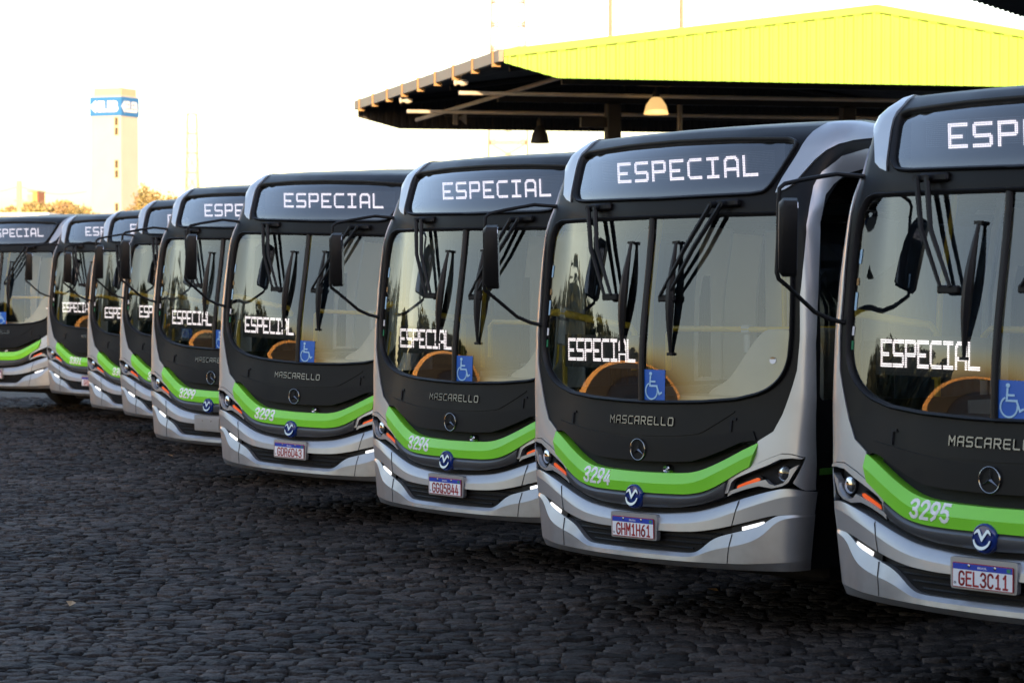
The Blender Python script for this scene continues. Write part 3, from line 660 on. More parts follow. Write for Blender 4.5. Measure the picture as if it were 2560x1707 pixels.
    for k in range(3):
        a = R(90 + 120 * k); d = Vector((math.cos(a), 0, math.sin(a))); e = Vector((-d.z, 0, d.x))
        sm_.add([tuple(sc + d * .066), tuple(sc + e * .0115 - d * .006), tuple(sc + Vector((0, -.010, 0))), tuple(sc - e * .0115 - d * .006)], [(0, 1, 2), (0, 2, 3)])
    autosmooth(sm_.build("star_badge", M['starmetal'], root), 35)
    LT = dict(M=[[(0, 0), (0, 1), (.4, .4), (.8, 1), (.8, 0)]], A=[[(0, 0), (0, .8), (.2, 1), (.8, 1), (.8, 0)], [(0, .42), (.8, .42)]], S=[[(.8, 1), (.12, 1), (0, .88), (0, .6), (.12, .5), (.7, .5), (.8, .38), (.8, .1), (.68, 0), (0, 0)]],
              C=[[(.8, 1), (.15, 1), (0, .85), (0, .12), (.12, 0), (.8, 0)]], R=[[(0, 0), (0, 1), (.65, 1), (.8, .88), (.8, .6), (.68, .46), (.1, .46)], [(.4, .46), (.8, 0)]], E=[[(.8, 1), (.12, 1), (0, .88), (0, .12), (.12, 0), (.8, 0)], [(0, .5), (.75, .5)]],
              L=[[(0, 1), (0, .12), (.12, 0), (.75, 0)]], O=[[(.12, 0), (.68, 0), (.8, .12), (.8, .88), (.68, 1), (.12, 1), (0, .88), (0, .12), (.12, 0)]])
    wm = MB()
    for i, ch in enumerate("MASCARELLO"):
        strokes(wm, [[(-.303 + i * .0622 + x * .060 * .8 / .8 * .83, 1.318 + y * .047) for x, y in ln] for ln in LT[ch]], front, .0075, .006, .015)
    wm.build("brand_lettering", M['letterchrome'], root)
    hr = MB(); q = surf(.235, 1.035, -.02); hr.lathe([(.030, .05), (.030, 0), (.024, -.006), (.020, 0), (.012, .006), (.006, -.004), (.001, -.006)], tuple(q), 'y', 20); autosmooth(hr.build("tow_socket", M['chrome'], root), 40)
    # --- plate carrier
    pc = surf(0, .655, .036); py = float(pc[1])
    fr = MB(); fr.prism(rounded([(-.218, .575), (.218, .575), (.222, .742), (-.222, .742)], .015, 3), lambda a, b_, w: (a, py + .006 - w, b_), -.03, .003); fr.build("plate_holder", M['silver'], root)
    # --- access sign, route sign, stickers
    ab = panel("access_sign", [(-.012 + .0, 1.470), (.196, 1.470), (.196, 1.672), (-.012, 1.672)], -.003, 0, M['signblue'], root, st=.05, sz=.05, estep=.03, offset_fn=bow)
    af = lambda a, b_, w: tuple(surf(-.012 + .208 * a, 1.470 + .202 * b_, -.001 + w + float(bow(-.012 + .208 * a, 1.470 + .202 * b_))))
    wc = MB(); strokes(wc, [[(.38, .78), (.36, .48), (.66, .48), (.77, .22), (.86, .27)], [(.37, .62), (.57, .62)]], af, .055, 0, .002)
    arc = [(.43 + .26 * math.cos(a), .32 + .26 * math.sin(a)) for a in np.linspace(R(122), R(362), 22)]; strokes(wc, [arc], af, .045, 0, .002)
    wc.prism([(.39 + .065 * math.cos(a), .87 + .055 * math.sin(a)) for a in np.linspace(0, 2 * math.pi, 17)[:-1]], af, 0, .002); wc.build("wheelchair_symbol", M['signwhite'], ab)
    rs = MB(); A = Vector((-.99, .258, 1.78)); B = Vector((-.225, .193, 1.78)); ux = (B - A).normalized(); nb = Vector((ux.y, -ux.x, 0))
    rf_ = lambda a, b_, w: tuple(A + ux * a + nb * w + Vector((0, 0, b_)))
    rs.prism([(-.04, -.115), (.80, -.115), (.80, .105), (-.04, .105)], rf_, -.05, -.006); rsg = rs.build("route_sign", M['dashdark'], root)
    dot_mesh("lit_letters", led_dots("ESPECIAL", 13), lambda a, b_: rf_(a + .008, .078 + b_, 0), .00735, .0120, (.0046, .0048), M['led'], rsg)
    lit2 = set(led_dots("ESPECIAL", 13)); dot_mesh("unlit_dots", [(x, y) for x in range(-2, 108, 2) for y in range(-1, 15) if (x, y) not in lit2], lambda a, b_: rf_(a + .008, .078 + b_, -.003), .00735, .0120, (.0012, .0012), M['leddim'], rsg)
    stk = MB(); stk.prism([(1.02 + .020 * math.cos(a), 1.745 + .022 * math.sin(a)) for a in np.linspace(0, 2 * math.pi, 17)[:-1]], front, -.003, -.001); stk.build("windscreen_sticker", M['white'], ws)
    cap = MB(); cap.prism([(1.02 + .020 * math.cos(a), 1.745 + .022 * math.sin(a)) for a in np.linspace(R(25), R(155), 9)], front, .0, .001); cap.build("sticker_cap", M['bracket'], ws)
    for k, (z, h, mm) in enumerate([(2.28, .08, 'signwhite'), (2.16, .04, 'bracket'), (2.02, .10, 'signwhite'), (1.88, .05, 'plate'), (1.80, .05, 'plategreen')]):
        MB().prism([(-1.122, z), (-1.109, z), (-1.109, z + h), (-1.122, z + h)], front, -.003, -.001).build("windscreen_sticker", M[mm], ws)
    # --- wipers
    def wiper(piv, joint, kink, top, bot):
        P = lambda t, z, o_=.06: Vector(surf(t, z, o_))
        w = MB(); w.box(tuple(P(piv[0] + .10, piv[1] + .012, .015)), (.20, .05, .05), .012)
        for k in (0, .085): w.lathe([(.001, -.022), (.02, -.022), (.022, .03), (.001, .03)], tuple(P(piv[0] + k, piv[1], .05)), 'y', 12)
        wr = autosmooth(w.build("wiper", M['plastic'], root), 40)
        for k in (0, .072):
            a = MB(); a.tube([P(piv[0] + k * 1.15, piv[1]), P(kink[0] + k, kink[1], .075), P(joint[0] + k, joint[1], .06)], .014, 6, rs=[.017, .015, .011]); autosmooth(a.build("wiper_arm", M['plastic'], wr), 50)
        h = MB(); h.box(tuple(P(joint[0] + .05, joint[1] - .012, .045)), (.15, .03, .045), .008); h.build("wiper_linkage", M['plastic'], wr)
        b = MB(); n_ = 13; pts = []; rs = []
        for k in range(n_):
            f = k / (n_ - 1); pts.append(P(top[0] + (bot[0] - top[0]) * f, top[1] + (bot[1] - top[1]) * f, .020 + .030 * math.sin(math.pi * f))); rs.append(.010 + .020 * math.sin(math.pi * f) ** 1.5)
        b.tube(pts, .02, 6, rs=rs); b.box(tuple(pts[0]), (.05, .02, .018)); b.box(tuple(pts[-1]), (.05, .02, .018)); autosmooth(b.build("wiper_blade", M['rubber'], wr), 50)
    wiper((-.650, 2.732), (-.405, 2.150), (-.565, 2.46), (-.195, 2.495), (-.235, 1.775))
    wiper((.543, 2.722), (.140, 2.155), (.36, 2.46), (.230, 2.505), (.218, 1.785))
    # --- door-side mirror on its hoop
    mb = MB(); mc = Vector((-1.325, -.125, 2.425)); rot = Matrix.Rotation(R(-43), 3, 'Z') @ Matrix.Rotation(R(6), 3, 'Y')
    hull = [(-.070, -.205), (.045, -.215), (.070, -.185), (.098, .185), (.085, .212), (.015, .222), (-.030, .17), (-.068, .06), (-.082, -.05), (-.084, -.18)]
    mf = lambda a, b_, w: tuple(mc + rot @ Vector((a, w, b_)))
    ins = [(a * .80, b_ * .88) for a, b_ in hull]; n_ = len(hull)
    V = [mf(a, b_, -.060) for a, b_ in ins] + [mf(a, b_, -.035) for a, b_ in hull] + [mf(a, b_, .04) for a, b_ in hull]
    mb.add(V, [tuple(range(n_))[::-1], tuple(range(2 * n_, 3 * n_))] + [(i + k * n_, (i + 1) % n_ + k * n_, (i + 1) % n_ + (k + 1) * n_, i + (k + 1) * n_) for k in (0, 1) for i in range(n_)])
    mir = autosmooth(mb.build("wing_mirror", M['plastic'], root), 45)
    MB().prism([(a * .9, b_ * .93) for a, b_ in hull], mf, .040, .043).build("mirror_glass", M['mirrorface'], mir)
    ar = MB(); ar.tube([(-1.20, .36, 2.772), (-1.27, .30, 2.78), (-1.318, .25, 2.787), (-1.37, .03, 2.75), (-1.395, -.09, 2.725), (-1.405, -.12, 2.70), (-1.41, -.12, 2.64), (-1.40, -.135, 2.40), (-1.385, -.16, 2.23), (-1.375, -.155, 2.195), (-1.36, -.10, 2.155), (-1.33, .09, 2.01), (-1.29, .17, 1.97), (-1.23, .23, 1.948)], .013, 8)
    autosmooth(ar.build("mirror_arm", M['plastic'], mir), 60)
    # --- cabin
    cb = MB(); cb.box((0, 6.3, .88), (2.44, 11.6, .04)); flo = cb.build("cabin_floor", M['floor'], root)
    MB().box((0, 6.4, 2.92), (2.30, 11.2, .03)).build("cabin_ceiling", M['cabin'], root)
    for s in (1, -1): MB().box((s * 1.215, 6.6, 1.19), (.02, 10.6, .58)).build("cabin_lining", M['cabin'], root)
    MB().box((0, yb - .08, 1.9), (2.4, .04, 2.0)).build("cabin_rear_lining", M['cabin'], root)
    ds = MB(); ds.prism([(-1.02, .95), (-1.02, 1.42), (.20, 1.42), (.20, .95)], lambda a, b_, w: (a, .22 + KC * a * a + w, b_), .06, .75); ds.build("dashboard", M['dashdark'], root)
    cw = MB(); cw.prism(rounded([(.22, .95), (.22, 1.52), (.40, 1.60), (.62, 1.86), (.70, 1.93), (1.08, 1.92), (1.12, 1.80), (1.12, .95)], .05, 4), lambda a, b_, w: (a, .42 + KC * a * a + w, b_), 0, .5); autosmooth(cw.build("dashboard_cowl", M['dash'], root), 50)
    sl = MB(); sl.prism([(.0, 1.44), (1.05, 1.44), (1.05, 1.50), (.0, 1.50)], lambda a, b_, w: (a, .20 + KC * a * a + w, b_), 0, .30); sl.build("dashboard_shelf", M['dash'], root)
    eh = MB(); eh.prism(rounded([(-.62, .92), (-.62, 1.28), (-.40, 1.52), (.05, 1.52), (.18, 1.35), (.18, .92)], .08, 4), lambda a, b_, w: (a, .95 + w, b_), 0, .9); autosmooth(eh.build("engine_cover", M['dashdark'], root), 50)
    hrl = MB(); hrl.tube([(-1.15, 1.35, 1.60), (-1.15, 1.35, 1.86), (-1.10, 1.35, 1.90), (-.2, 1.35, 1.90), (.2, 1.55, 1.90), (1.1, 1.7, 1.90)], .022, 8); autosmooth(hrl.build("handrail", M['yellow'], root), 60)
    for x, y, z0, z1 in ((-.35, 1.37, .9, 1.9), (-.62, 2.0, .9, 2.9), (.55, 2.0, .9, 2.9), (.9, 1.72, 1.2, 2.9)):
        MB().tube([(x, y, z0), (x, y, z1)], .02, 8).build("grab_pole", M['yellow'], root)
    jn = MB(); jn.box((-.35, 1.36, 1.90), (.09, .06, .06), .01); jn.box((-.35, 1.37, 1.80), (.055, .055, .14), .01); jn.build("rail_joint", M['cabin'], root)
    for (x, y, w, z0, z1) in ((-.95, 2.3, .30, .9, 2.6), (-.50, 2.6, .05, .9, 2.7), (-.15, 3.4, .42, .9, 2.4), (.75, 2.2, .75, .9, 2.45)):
        MB().box((x, y, (z0 + z1) / 2), (w, .03, z1 - z0), .008).build("partition_panel", M['cabinwhite'], root)
    for s in (1, -1):
        for k in range(5):
            sm2 = MB(); y = 3.4 + k * 1.5; sm2.box((s * .75, y, 1.34), (.85, .45, .1), .03); sm2.box((s * .75, y + .25, 1.68), (.85, .09, .65), .03); autosmooth(sm2.build("passenger_seat", M['seat'], root))
    dsb = MB(); dsb.box((.62, 1.45, 1.25), (.50, .48, .14), .05); dsb.box((.62, 1.72, 1.68), (.48, .14, .72), .06); autosmooth(dsb.build("driver_seat", M['seat'], root))
    sw = MB(); sw.tube([(.62 + .22 * math.cos(a), .98 + .12 * math.sin(a), 1.62 + .18 * math.sin(a)) for a in np.linspace(0, 2 * math.pi, 25)[:-1]], .016, 8, True); sw.tube([(.62, .98, 1.62), (.62, .86, 1.3)], .03, 8); autosmooth(sw.build("steering_wheel", M['plastic'], root), 60)
    # --- underside and wheels
    MB().box((0, 6.2, .55), (2.2, 11.2, .45), .03).build("chassis", M['void'], root)
    for s in (1, -1):
        for y in (2.55, 8.7):
            ty = MB(); ty.lathe([(.28, -.13), (.44, -.14), (.485, -.125), (.50, -.09), (.50, .09), (.485, .125), (.44, .14), (.28, .13)], (s * 1.05, y, .50), 'x', 40)
            t_ = autosmooth(ty.build("wheel", M['tyre'], root), 35)
            rm = MB(); rm.lathe([(.285, .13), (.285, -.13), (.27, -.02), (.2, .02), (.10, .05), (.09, .11), (.001, .12)] if s > 0 else [(.285, -.13), (.285, .13), (.27, .02), (.2, -.02), (.10, -.05), (.09, -.11), (.001, -.12)], (s * 1.05, y, .50), 'x', 28); autosmooth(rm.build("wheel_rim", M['rim'], t_), 40)
    return root, py

def copy_tree(o, parent=None):
    c = o.copy(); C.objects.link(c)
    if parent: c.parent = parent
    for ch in list(o.children): copy_tree(ch, c)
    return c

def dress(root, py, number, plate):
    """what differs from bus to bus: fleet number and number plate"""
    if number:
        c, s = math.cos(R(-2)), math.sin(R(-2)); L = [[(-.398 + u * c - v * s, .963 + u * s + v * c) for u, v in ln] for ln in stroke_word(number, .305, .106, .018)]
        def on_band(t, z, w):                        # drop the lettering onto the band's real facets
            p, n = surf(t, z, .12, True); hit = BAND.ray_cast(Vector(p), -Vector(n)); q = hit[0] if hit[0] is not None else Vector(surf(t, z, .03))
            return tuple(q + Vector(n) * w)
        L = [[(p[0] + (q[0] - p[0]) * k / m, p[1] + (q[1] - p[1]) * k / m) for p, q in zip(ln, ln[1:]) for m in [max(1, int(math.hypot(q[0] - p[0], q[1] - p[1]) / .010))] for k in range(m)] + [ln[-1]] for ln in L]
        strokes(MB(), L, on_band, .0170, -.001, .003).build("fleet_number", M['white'], root)
    pf = lambda a, b_, w: (a, py + .006 - .012 - w, .6505 + b_)
    if plate is None: return
    if plate == "":
        b = MB(); b.box((0, py - .004, .655), (.40, .008, .13), .003)
        bl = b.build("license_plate", M['silver'], root); k = MB()
        for x in (-.07, .07): k.lathe([(.001, -.006), (.007, -.005), (.007, .004)], (x, py - .008, .685), 'y', 10)
        k.build("plate_bolt", M['gutter'], bl); return
    b = MB(); b.prism(rounded([(-.2, -.065), (.2, -.065), (.2, .065), (-.2, .065)], .008, 2), pf, -.006, 0); o = b.build("license_plate", M['platered'], root)
    MB().prism([(-.196, -.061), (.196, -.061), (.196, .061), (-.196, .061)], pf, 0, .0008).build("plate_face", M['plate'], o)
    MB().prism([(-.196, .030), (.196, .030), (.196, .061), (-.196, .061)], pf, .0008, .0014).build("plate_strip", M['plateblue'], o)
    strokes(MB(), [[(u + .006, v - .0165) for u, v in ln] for ln in stroke_word(plate, .335, .080, .011)], pf, .0112, .0006, .0016).build("plate_number", M['platered'], o)
    flat_text("plate_country", "BRASIL", M['white'], o, pf, 0, .045, .062, .011, .01, .0018)
    flat_text("plate_country_code", "BR", M['platedark'], o, pf, -.180, -.042, .018, .014, .01, .0016)
    MB().prism([(.160, .036), (.184, .036), (.184, .055), (.160, .055)], pf, .0014, .0018).build("plate_flag", M['plategreen'], o)
    k = MB()
    for x in (-.088, .084): k.lathe([(.001, -.006), (.008, -.004), (.008, .004)], (x, py - .0065, .6505 + .052), 'y', 10)
    k.build("plate_bolt", M['chrome'], o)

BUSES = [  # x, y, yaw, roll, pitch, dz, fleet number, plate, label
    (2.49023, 13.28394, -0.86692, 0.00103, 0.00139, 0.08538, "3295", "GEL3C11", "nearest grey city bus numbered 3295, cut off by the right edge of the photo"),
    (0.82951, 16.63848, -0.88121, -0.00911, -0.01016, 0.0120, "3294", "GHM1H61", "grey city bus numbered 3294 with its whole front in view, second from the right"),
    (-0.48221, 20.02268, -0.87389, 0.00318, -0.00202, -0.00746, "3296", "GGQ5B44", "grey city bus numbered 3296 with plate GGQ5B44, between buses 3294 and 3293"),
    (-2.03444, 23.77601, -0.73479, 0.02281, 0.00248, 0.01149, "3293", "GDR6D43", "grey city bus numbered 3293 with plate GDR6D43, left of bus 3296"),
    (-3.27636, 27.77501, -0.75293, 0.01312, 0.0020, 0.01872, "3299", "", "grey city bus numbered 3299 with a bare plate bracket instead of a number plate"),
    (-4.27191, 32.57145, -0.67074, 0.01556, 0.00206, 0.00868, "3298", None, "half hidden grey city bus right behind bus 3299, its plate out of sight"),
    (-5.21392, 35.68169, -0.67086, 0.00951, 0.00146, -0.05139, "3300", None, "half hidden grey city bus standing just right of bus 3301"),
    (-6.49276, 39.60019, -0.66114, 0.00642, 0.00057, -0.02447, "3301", "GRB6C52", "grey city bus numbered 3301, second from the left end of the row"),
    (-8.53541, 42.19837, -0.65793, -0.00183, 0.00053, -0.01009, None, "GFP4D02", "farthest grey city bus, cut off by the left edge of the photo"),
]
proto, PY = build_bus(); made = []
from mathutils.bvhtree import BVHTree
_gb = [c for c in proto.children if c.name.startswith('green_band')][0].data
BAND = BVHTree.FromPolygons([v.co[:] for v in _gb.vertices], [tuple(p.vertices) for p in _gb.polygons])
for i in range(len(BUSES)): made.append(proto if i == 0 else copy_tree(proto))
for o, (x, y, yaw, rl, pt, dz, num, pla, lab) in zip(made, BUSES):
    tag(o, lab, "bus", "grey and green city buses parked in a row")
    c, s = math.cos(yaw), math.sin(yaw); ox, oy = -.72 * rl, -.72 * pt
    o.location = (x + c * ox - s * oy, y + s * ox + c * oy, dz); o.rotation_euler = (-pt, rl, yaw)
    dress(o, PY, num, pla)
    if o is not proto:                               # no two buses park their wipers quite alike
        for w in [c for c in o.children if c.name.split('.')[0] == 'wiper']:
            side = -1 if sum(v.co.x for v in w.data.vertices) < 0 else 1; p = Vector((side * .60, .12, 2.73))
            w.matrix_local = Matrix.Translation(p) @ Matrix.Rotation(R(rng.uniform(-2.2, 2.2)), 4, 'Y') @ Matrix.Translation(-p)

# ------------------------------------------------------------------ ground
g = link("ground", [(-1500, -300, -.004), (1500, -300, -.004), (1500, 3000, -.004), (-1500, 3000, -.004)], [(0, 1, 2, 3)], M['ground']); tag(g, kind="structure")
lot = link("dirt_lot", [(-400, -60, .004), (-21, -60, .004), (-21, 300, .004), (-400, 300, .004)], [(0, 1, 2, 3)], ground_material("dry_dirt", (0.055, 0.042, 0.03), None)); tag(lot, kind="structure")
def cobbles():
    nx, ny = 5, 5; V = []; tones = []; Fq = []; y = 13.6; base = 0
    top = np.array([[j * nx + i, j * nx + i + 1, (j + 1) * nx + i + 1, (j + 1) * nx + i] for j in range(ny - 1) for i in range(nx - 1)])
    ring = [i for i in range(nx)] + [j * nx + nx - 1 for j in range(1, ny)] + [(ny - 1) * nx + i for i in range(nx - 2, -1, -1)] + [j * nx for j in range(ny - 2, 0, -1)]
    K = nx * ny; nr = len(ring); skirt = np.array([[ring[k], K + k, K + (k + 1) % nr, ring[(k + 1) % nr]] for k in range(nr)])
    tmpl = np.concatenate([top, skirt]); per = K + nr
    uu, vv = np.meshgrid(np.linspace(-1, 1, nx), np.linspace(-1, 1, ny)); uu = uu.ravel(); vv = vv.ravel()
    edge = np.maximum(np.abs(uu), np.abs(vv)) > .99; corner = (np.abs(uu) > .99) & (np.abs(vv) > .99)
    while y < 47:
        d = .135 * nrng.uniform(.8, 1.2); x = -.212 * y - 1.6 - nrng.uniform(0, .2); x1 = 2.5 - .38 * (y - 13.3) + 4.5; x1 = min(x1, .212 * y + 1)
        while x < x1:
            w = .165 * nrng.uniform(.6, 1.5); gap = nrng.uniform(.007, .020); gy = nrng.uniform(.008, .024)
            hw, hd = (w - gap) / 2, (d - gy) / 2
            px = uu * hw * np.where(corner, nrng.uniform(.80, 1.02, K), 1) + nrng.normal(0, .0065, K) + x + w / 2
            pyy = vv * hd * np.where(corner, nrng.uniform(.78, 1.02, K), 1) + nrng.normal(0, .0075, K) + y + d / 2 + .012 * math.sin(x * 1.7 + y * .9)
            h = .017 + nrng.normal(0, .0045); tilt = nrng.normal(0, .03, 2)
            pz = h + tilt[0] * uu * hw * 1.0 + tilt[1] * vv * hd * 1.0 + np.where(edge, -.0045, 0) + np.where(corner, -.004, 0) + nrng.normal(0, .0042, K)
            pz = pz + .003 * math.sin(x * .8 + 1.3) * math.sin(y * .5)
            P = np.stack([px, pyy, pz], 1); S = P[ring].copy(); S[:, 2] = -.035; S[:, :2] += (S[:, :2] - [x + w / 2, y + d / 2]) * .06
            V.append(P); V.append(S); tones.append(np.full(per, nrng.uniform(.35, 1.75))); Fq.append(tmpl + base); base += per; x += w
        y += d
    V = np.concatenate(V); Fq = np.concatenate(Fq); tones = np.concatenate(tones)
    me = bpy.data.meshes.new("cobbled_yard"); me.vertices.add(len(V)); me.vertices.foreach_set('co', V.astype(np.float32).ravel())
    me.loops.add(Fq.size); me.loops.foreach_set('vertex_index', Fq.astype(np.int32).ravel()); me.polygons.add(len(Fq))
    me.polygons.foreach_set('loop_start', np.arange(0, Fq.size, 4, dtype=np.int32)); me.polygons.foreach_set('loop_total', np.full(len(Fq), 4, dtype=np.int32))
    a = me.attributes.new("tone", 'FLOAT', 'POINT'); a.data.foreach_set('value', tones.astype(np.float32))
    me.update(calc_edges=True); me.validate(); me.polygons.foreach_set('use_smooth', [True] * len(me.polygons)); me.materials.append(M['cobble'])
    o = bpy.data.objects.new("cobbled_yard", me); C.objects.link(o); tag(o, kind="structure")
cobbles()

# ------------------------------------------------------------------ platform canopy
GA = Vector((.970, .243)); EA = Vector((-.243, .970)); G0 = Vector((-.15, 50.0))
def gp(s, d, z): p = G0 + GA * s + EA * d; return (p.x, p.y, z)
SPAN, DEPTH = 15.5, 15.5
def ztop(s): return 6.65 + 1.06 * (1 - abs(s - SPAN / 2) / (SPAN / 2))
def zbot(s):
    e = min(s, SPAN - s); return 6.12 + max(0, 1 - e / 1.08) * .28
can = empty("bus_canopy", gp(0, 0, 0)); tag(can, "lime green gabled canopy roof over the platforms behind the buses", "canopy")
inv = Matrix.Translation(-Vector(gp(0, 0, 0)))
def cbuild(mb, name, m, parent=can, smooth=False):
    off = Vector(gp(0, 0, 0)); mb.v = [tuple(Vector(p) - off) for p in mb.v]; return mb.build(name, m, parent, smooth)
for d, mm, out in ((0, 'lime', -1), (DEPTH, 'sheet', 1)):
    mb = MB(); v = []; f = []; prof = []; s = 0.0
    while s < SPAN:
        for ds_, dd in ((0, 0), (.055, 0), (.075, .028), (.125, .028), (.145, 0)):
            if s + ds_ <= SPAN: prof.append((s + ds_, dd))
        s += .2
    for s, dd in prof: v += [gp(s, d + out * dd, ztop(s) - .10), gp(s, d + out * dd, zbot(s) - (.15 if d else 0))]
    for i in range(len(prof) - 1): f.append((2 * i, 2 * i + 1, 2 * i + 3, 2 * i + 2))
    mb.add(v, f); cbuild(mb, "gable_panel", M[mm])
    mb = MB()
    for a, b in ((0, SPAN / 2), (SPAN / 2, SPAN)):
        q = [gp(s, d + out * w, ztop(s) + dz) for w in (.045, -.04) for s, dz in ((a, -.13), (b, -.13), (b, .02), (a, .02))]
        mb.add(q, [(0, 1, 2, 3), (7, 6, 5, 4), (0, 4, 5, 1), (1, 5, 6, 2), (2, 6, 7, 3), (3, 7, 4, 0)])
    cbuild(mb, "gable_trim", M[mm])
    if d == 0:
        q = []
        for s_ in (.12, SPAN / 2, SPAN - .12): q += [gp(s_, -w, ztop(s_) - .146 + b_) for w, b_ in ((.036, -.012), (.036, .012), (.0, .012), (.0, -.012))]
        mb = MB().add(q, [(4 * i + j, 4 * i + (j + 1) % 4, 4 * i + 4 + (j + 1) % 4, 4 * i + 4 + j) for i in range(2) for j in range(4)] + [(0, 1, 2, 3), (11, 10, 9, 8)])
        cbuild(mb, "trim_shadow", M['trimshadow'])  # strip whose olive dashes paint in the shadow below the trim
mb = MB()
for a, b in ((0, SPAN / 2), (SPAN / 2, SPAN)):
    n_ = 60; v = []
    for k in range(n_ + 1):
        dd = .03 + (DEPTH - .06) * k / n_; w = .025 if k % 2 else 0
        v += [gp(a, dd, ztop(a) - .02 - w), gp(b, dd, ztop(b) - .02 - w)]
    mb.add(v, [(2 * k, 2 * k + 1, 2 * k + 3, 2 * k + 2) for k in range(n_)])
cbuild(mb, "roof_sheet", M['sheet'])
for s in (0, SPAN):
    mb = MB(); o_ = -.10 if s == 0 else .10
    mb.add([gp(s, .05, 6.43), gp(s, DEPTH - .05, 6.43), gp(s, DEPTH - .05, 6.65), gp(s, .05, 6.65), gp(s + o_, .05, 6.43), gp(s + o_, DEPTH - .05, 6.43), gp(s + o_, DEPTH - .05, 6.65), gp(s + o_, .05, 6.65)],
           [(0, 1, 2, 3), (4, 7, 6, 5), (0, 4, 5, 1), (3, 2, 6, 7), (0, 3, 7, 4), (1, 5, 6, 2)])
    gt = cbuild(mb, "gutter", M['gutter'])
    if s == 0:
        for k in range(9):
            d = .5 + k * 1.78; mb = MB(); q = []
            for dd in (0, .07):
                q += [gp(-.125, d + dd, 6.36), gp(.05, d + dd, 6.36), gp(.05, d + dd, 6.67), gp(-.125, d + dd, 6.67)]
            mb.add(q, [(0, 1, 2, 3), (7, 6, 5, 4), (0, 4, 5, 1), (1, 5, 6, 2), (2, 6, 7, 3), (3, 7, 4, 0)]); cbuild(mb, "gutter_bracket", M['bracket'], gt)
for d, z in ((4.2, 6.10), (9.6, 6.04)):
    mb = MB(); mb.tube([gp(.05, d, z), gp(SPAN, d, z)], .045, 8); cbuild(mb, "tie_tube", M['pipe'])
for d in (2, 7.5, 13):
    mb = MB(); mb.box(gp(SPAN / 2, d, 6.26), (SPAN - 3.4, .12, .22), rot=(0, 0, math.atan2(GA.y, GA.x))); cbuild(mb, "roof_beam", M['steel'])
    mb = MB(); mb.tube([gp(.6, d, 6.45), gp(SPAN / 2, d, 7.4), gp(SPAN - .6, d, 6.45)], .07, 6); cbuild(mb, "roof_rafter", M['steel'])
mb = MB(); mb.tube([gp(1.0, 13.0, 6.05), gp(2.2, 3.0, 6.45)], .05, 6); cbuild(mb, "diagonal_brace", M['pipe'])
for s, d in ((4.4, 7.5), (10.1, 7.5)):
    mb = MB(); mb.box(gp(s, d, 3.08), (.32, .32, 6.16), .02, rot=(0, 0, math.atan2(GA.y, GA.x))); cbuild(mb, "canopy_column", M['steel'])
mb = MB(); mb.tube([gp(6.0, 7.5, 0), gp(6.0, 7.5, 6.2)], .06, 8); cbuild(mb, "drain_pipe", M['gutter'])
mb = MB(); mb.box(gp(3.95, 7.5, 5.72), (.62, .14, .22), rot=(0, 0, math.atan2(GA.y, GA.x))); cbuild(mb, "column_bracket", M['steel'])

def ray(px, py, Y):                              # world point seen at a photo pixel (2352 px wide) at depth Y
    f = 6386.7 * 2352 / 2560; u = (px - 1176) / f; v = (784 - py) / f; cp, sp = math.cos(-.02712), math.sin(-.02712)
    d = 1 / (cp - sp * v); return Vector((u * Y * d, Y, CAM_H + (sp + cp * v) * Y * d))
def high_bay(px, py, Y, dia, h, m, label, lit):
    p = ray(px, py, Y); o = empty("high_bay_lamp", p); tag(o, label, "lamp", "bell lamps hanging under the canopy"); r = dia / 2
    mb = MB(); mb.lathe([(.06, h * .62), (r * .45, h * .52), (r * .80, h * .15), (r * .97, -h * .3), (r, -h * .42), (r * .97, -h * .42), (r * .75, h * .12), (r * .40, h * .48), (.05, h * .58)], (0, 0, 0), 'z', 28); autosmooth(mb.build("lamp_shade", m, o), 50)
    mb = MB(); mb.lathe([(.001, h * .95), (.07, h * .95), (.08, h * .6), (.001, h * .6)], (0, 0, 0), 'z', 16); mb.tube([(0, 0, h * .9), (0, 0, h * 1.6)], .012, 6); mb.build("lamp_fitting", M['steel'], o)
    mb = MB(); mb.lathe([(.001, -h * .36), (.05, -h * .30), (.07, -h * .05), (.04, h * .25), (.001, h * .3)], (0, 0, 0), 'z', 14); mb.build("bulb", M['bulb'] if lit else M['gutter'], o)
high_bay(1507, 247, 54.5, .53, .36, M['lampalu'], "warm glowing bell lamp under the lime gable, right of the thick column", True)
high_bay(1240, 313, 61, .45, .40, M['lampbacklit'], "black unlit bell lamp hanging below the canopy's left half", False)
for px, py, Y, lab in ((1055, 190, 54.0, "pale floodlight at the end of the upper tube under the canopy eave"), (929, 231, 59.5, "pale floodlight at the end of the lower tube under the canopy eave")):
    p = ray(px, py, Y); o = empty("floodlight", p); tag(o, lab, "floodlight", "floodlights on the canopy tubes")
    mb = MB(); mb.lathe([(.001, -.16), (.09, -.15), (.10, -.10), (.06, -.06), (.06, .0), (.10, .05), (.10, .12), (.05, .25), (.001, .26)], (0, 0, 0), 'x', 16); autosmooth(mb.build("light_head", M['pipe'], o), 40); o.scale = (.75, .75, .75)
    mb = MB(); mb.box((.05, 0, .12), (.04, .06, .2)); mb.build("light_bracket", M['pipe'], o)
p = ray(1046, 272, 62.5); o = empty("loudspeaker", p); tag(o, "pale horn loudspeaker under the far left edge of the canopy", "loudspeaker")
mb = MB(); mb.box((0, 0, 0), (.13, .2, .32), .02); mb.build("speaker_body", M['gutter'], o); mb = MB(); mb.lathe([(.03, 0), (.06, .1), (.16, .22), (.15, .22), (.05, .1)], (.05, 0, 0), 'x', 18); mb.build("horn", M['gutter'], o)

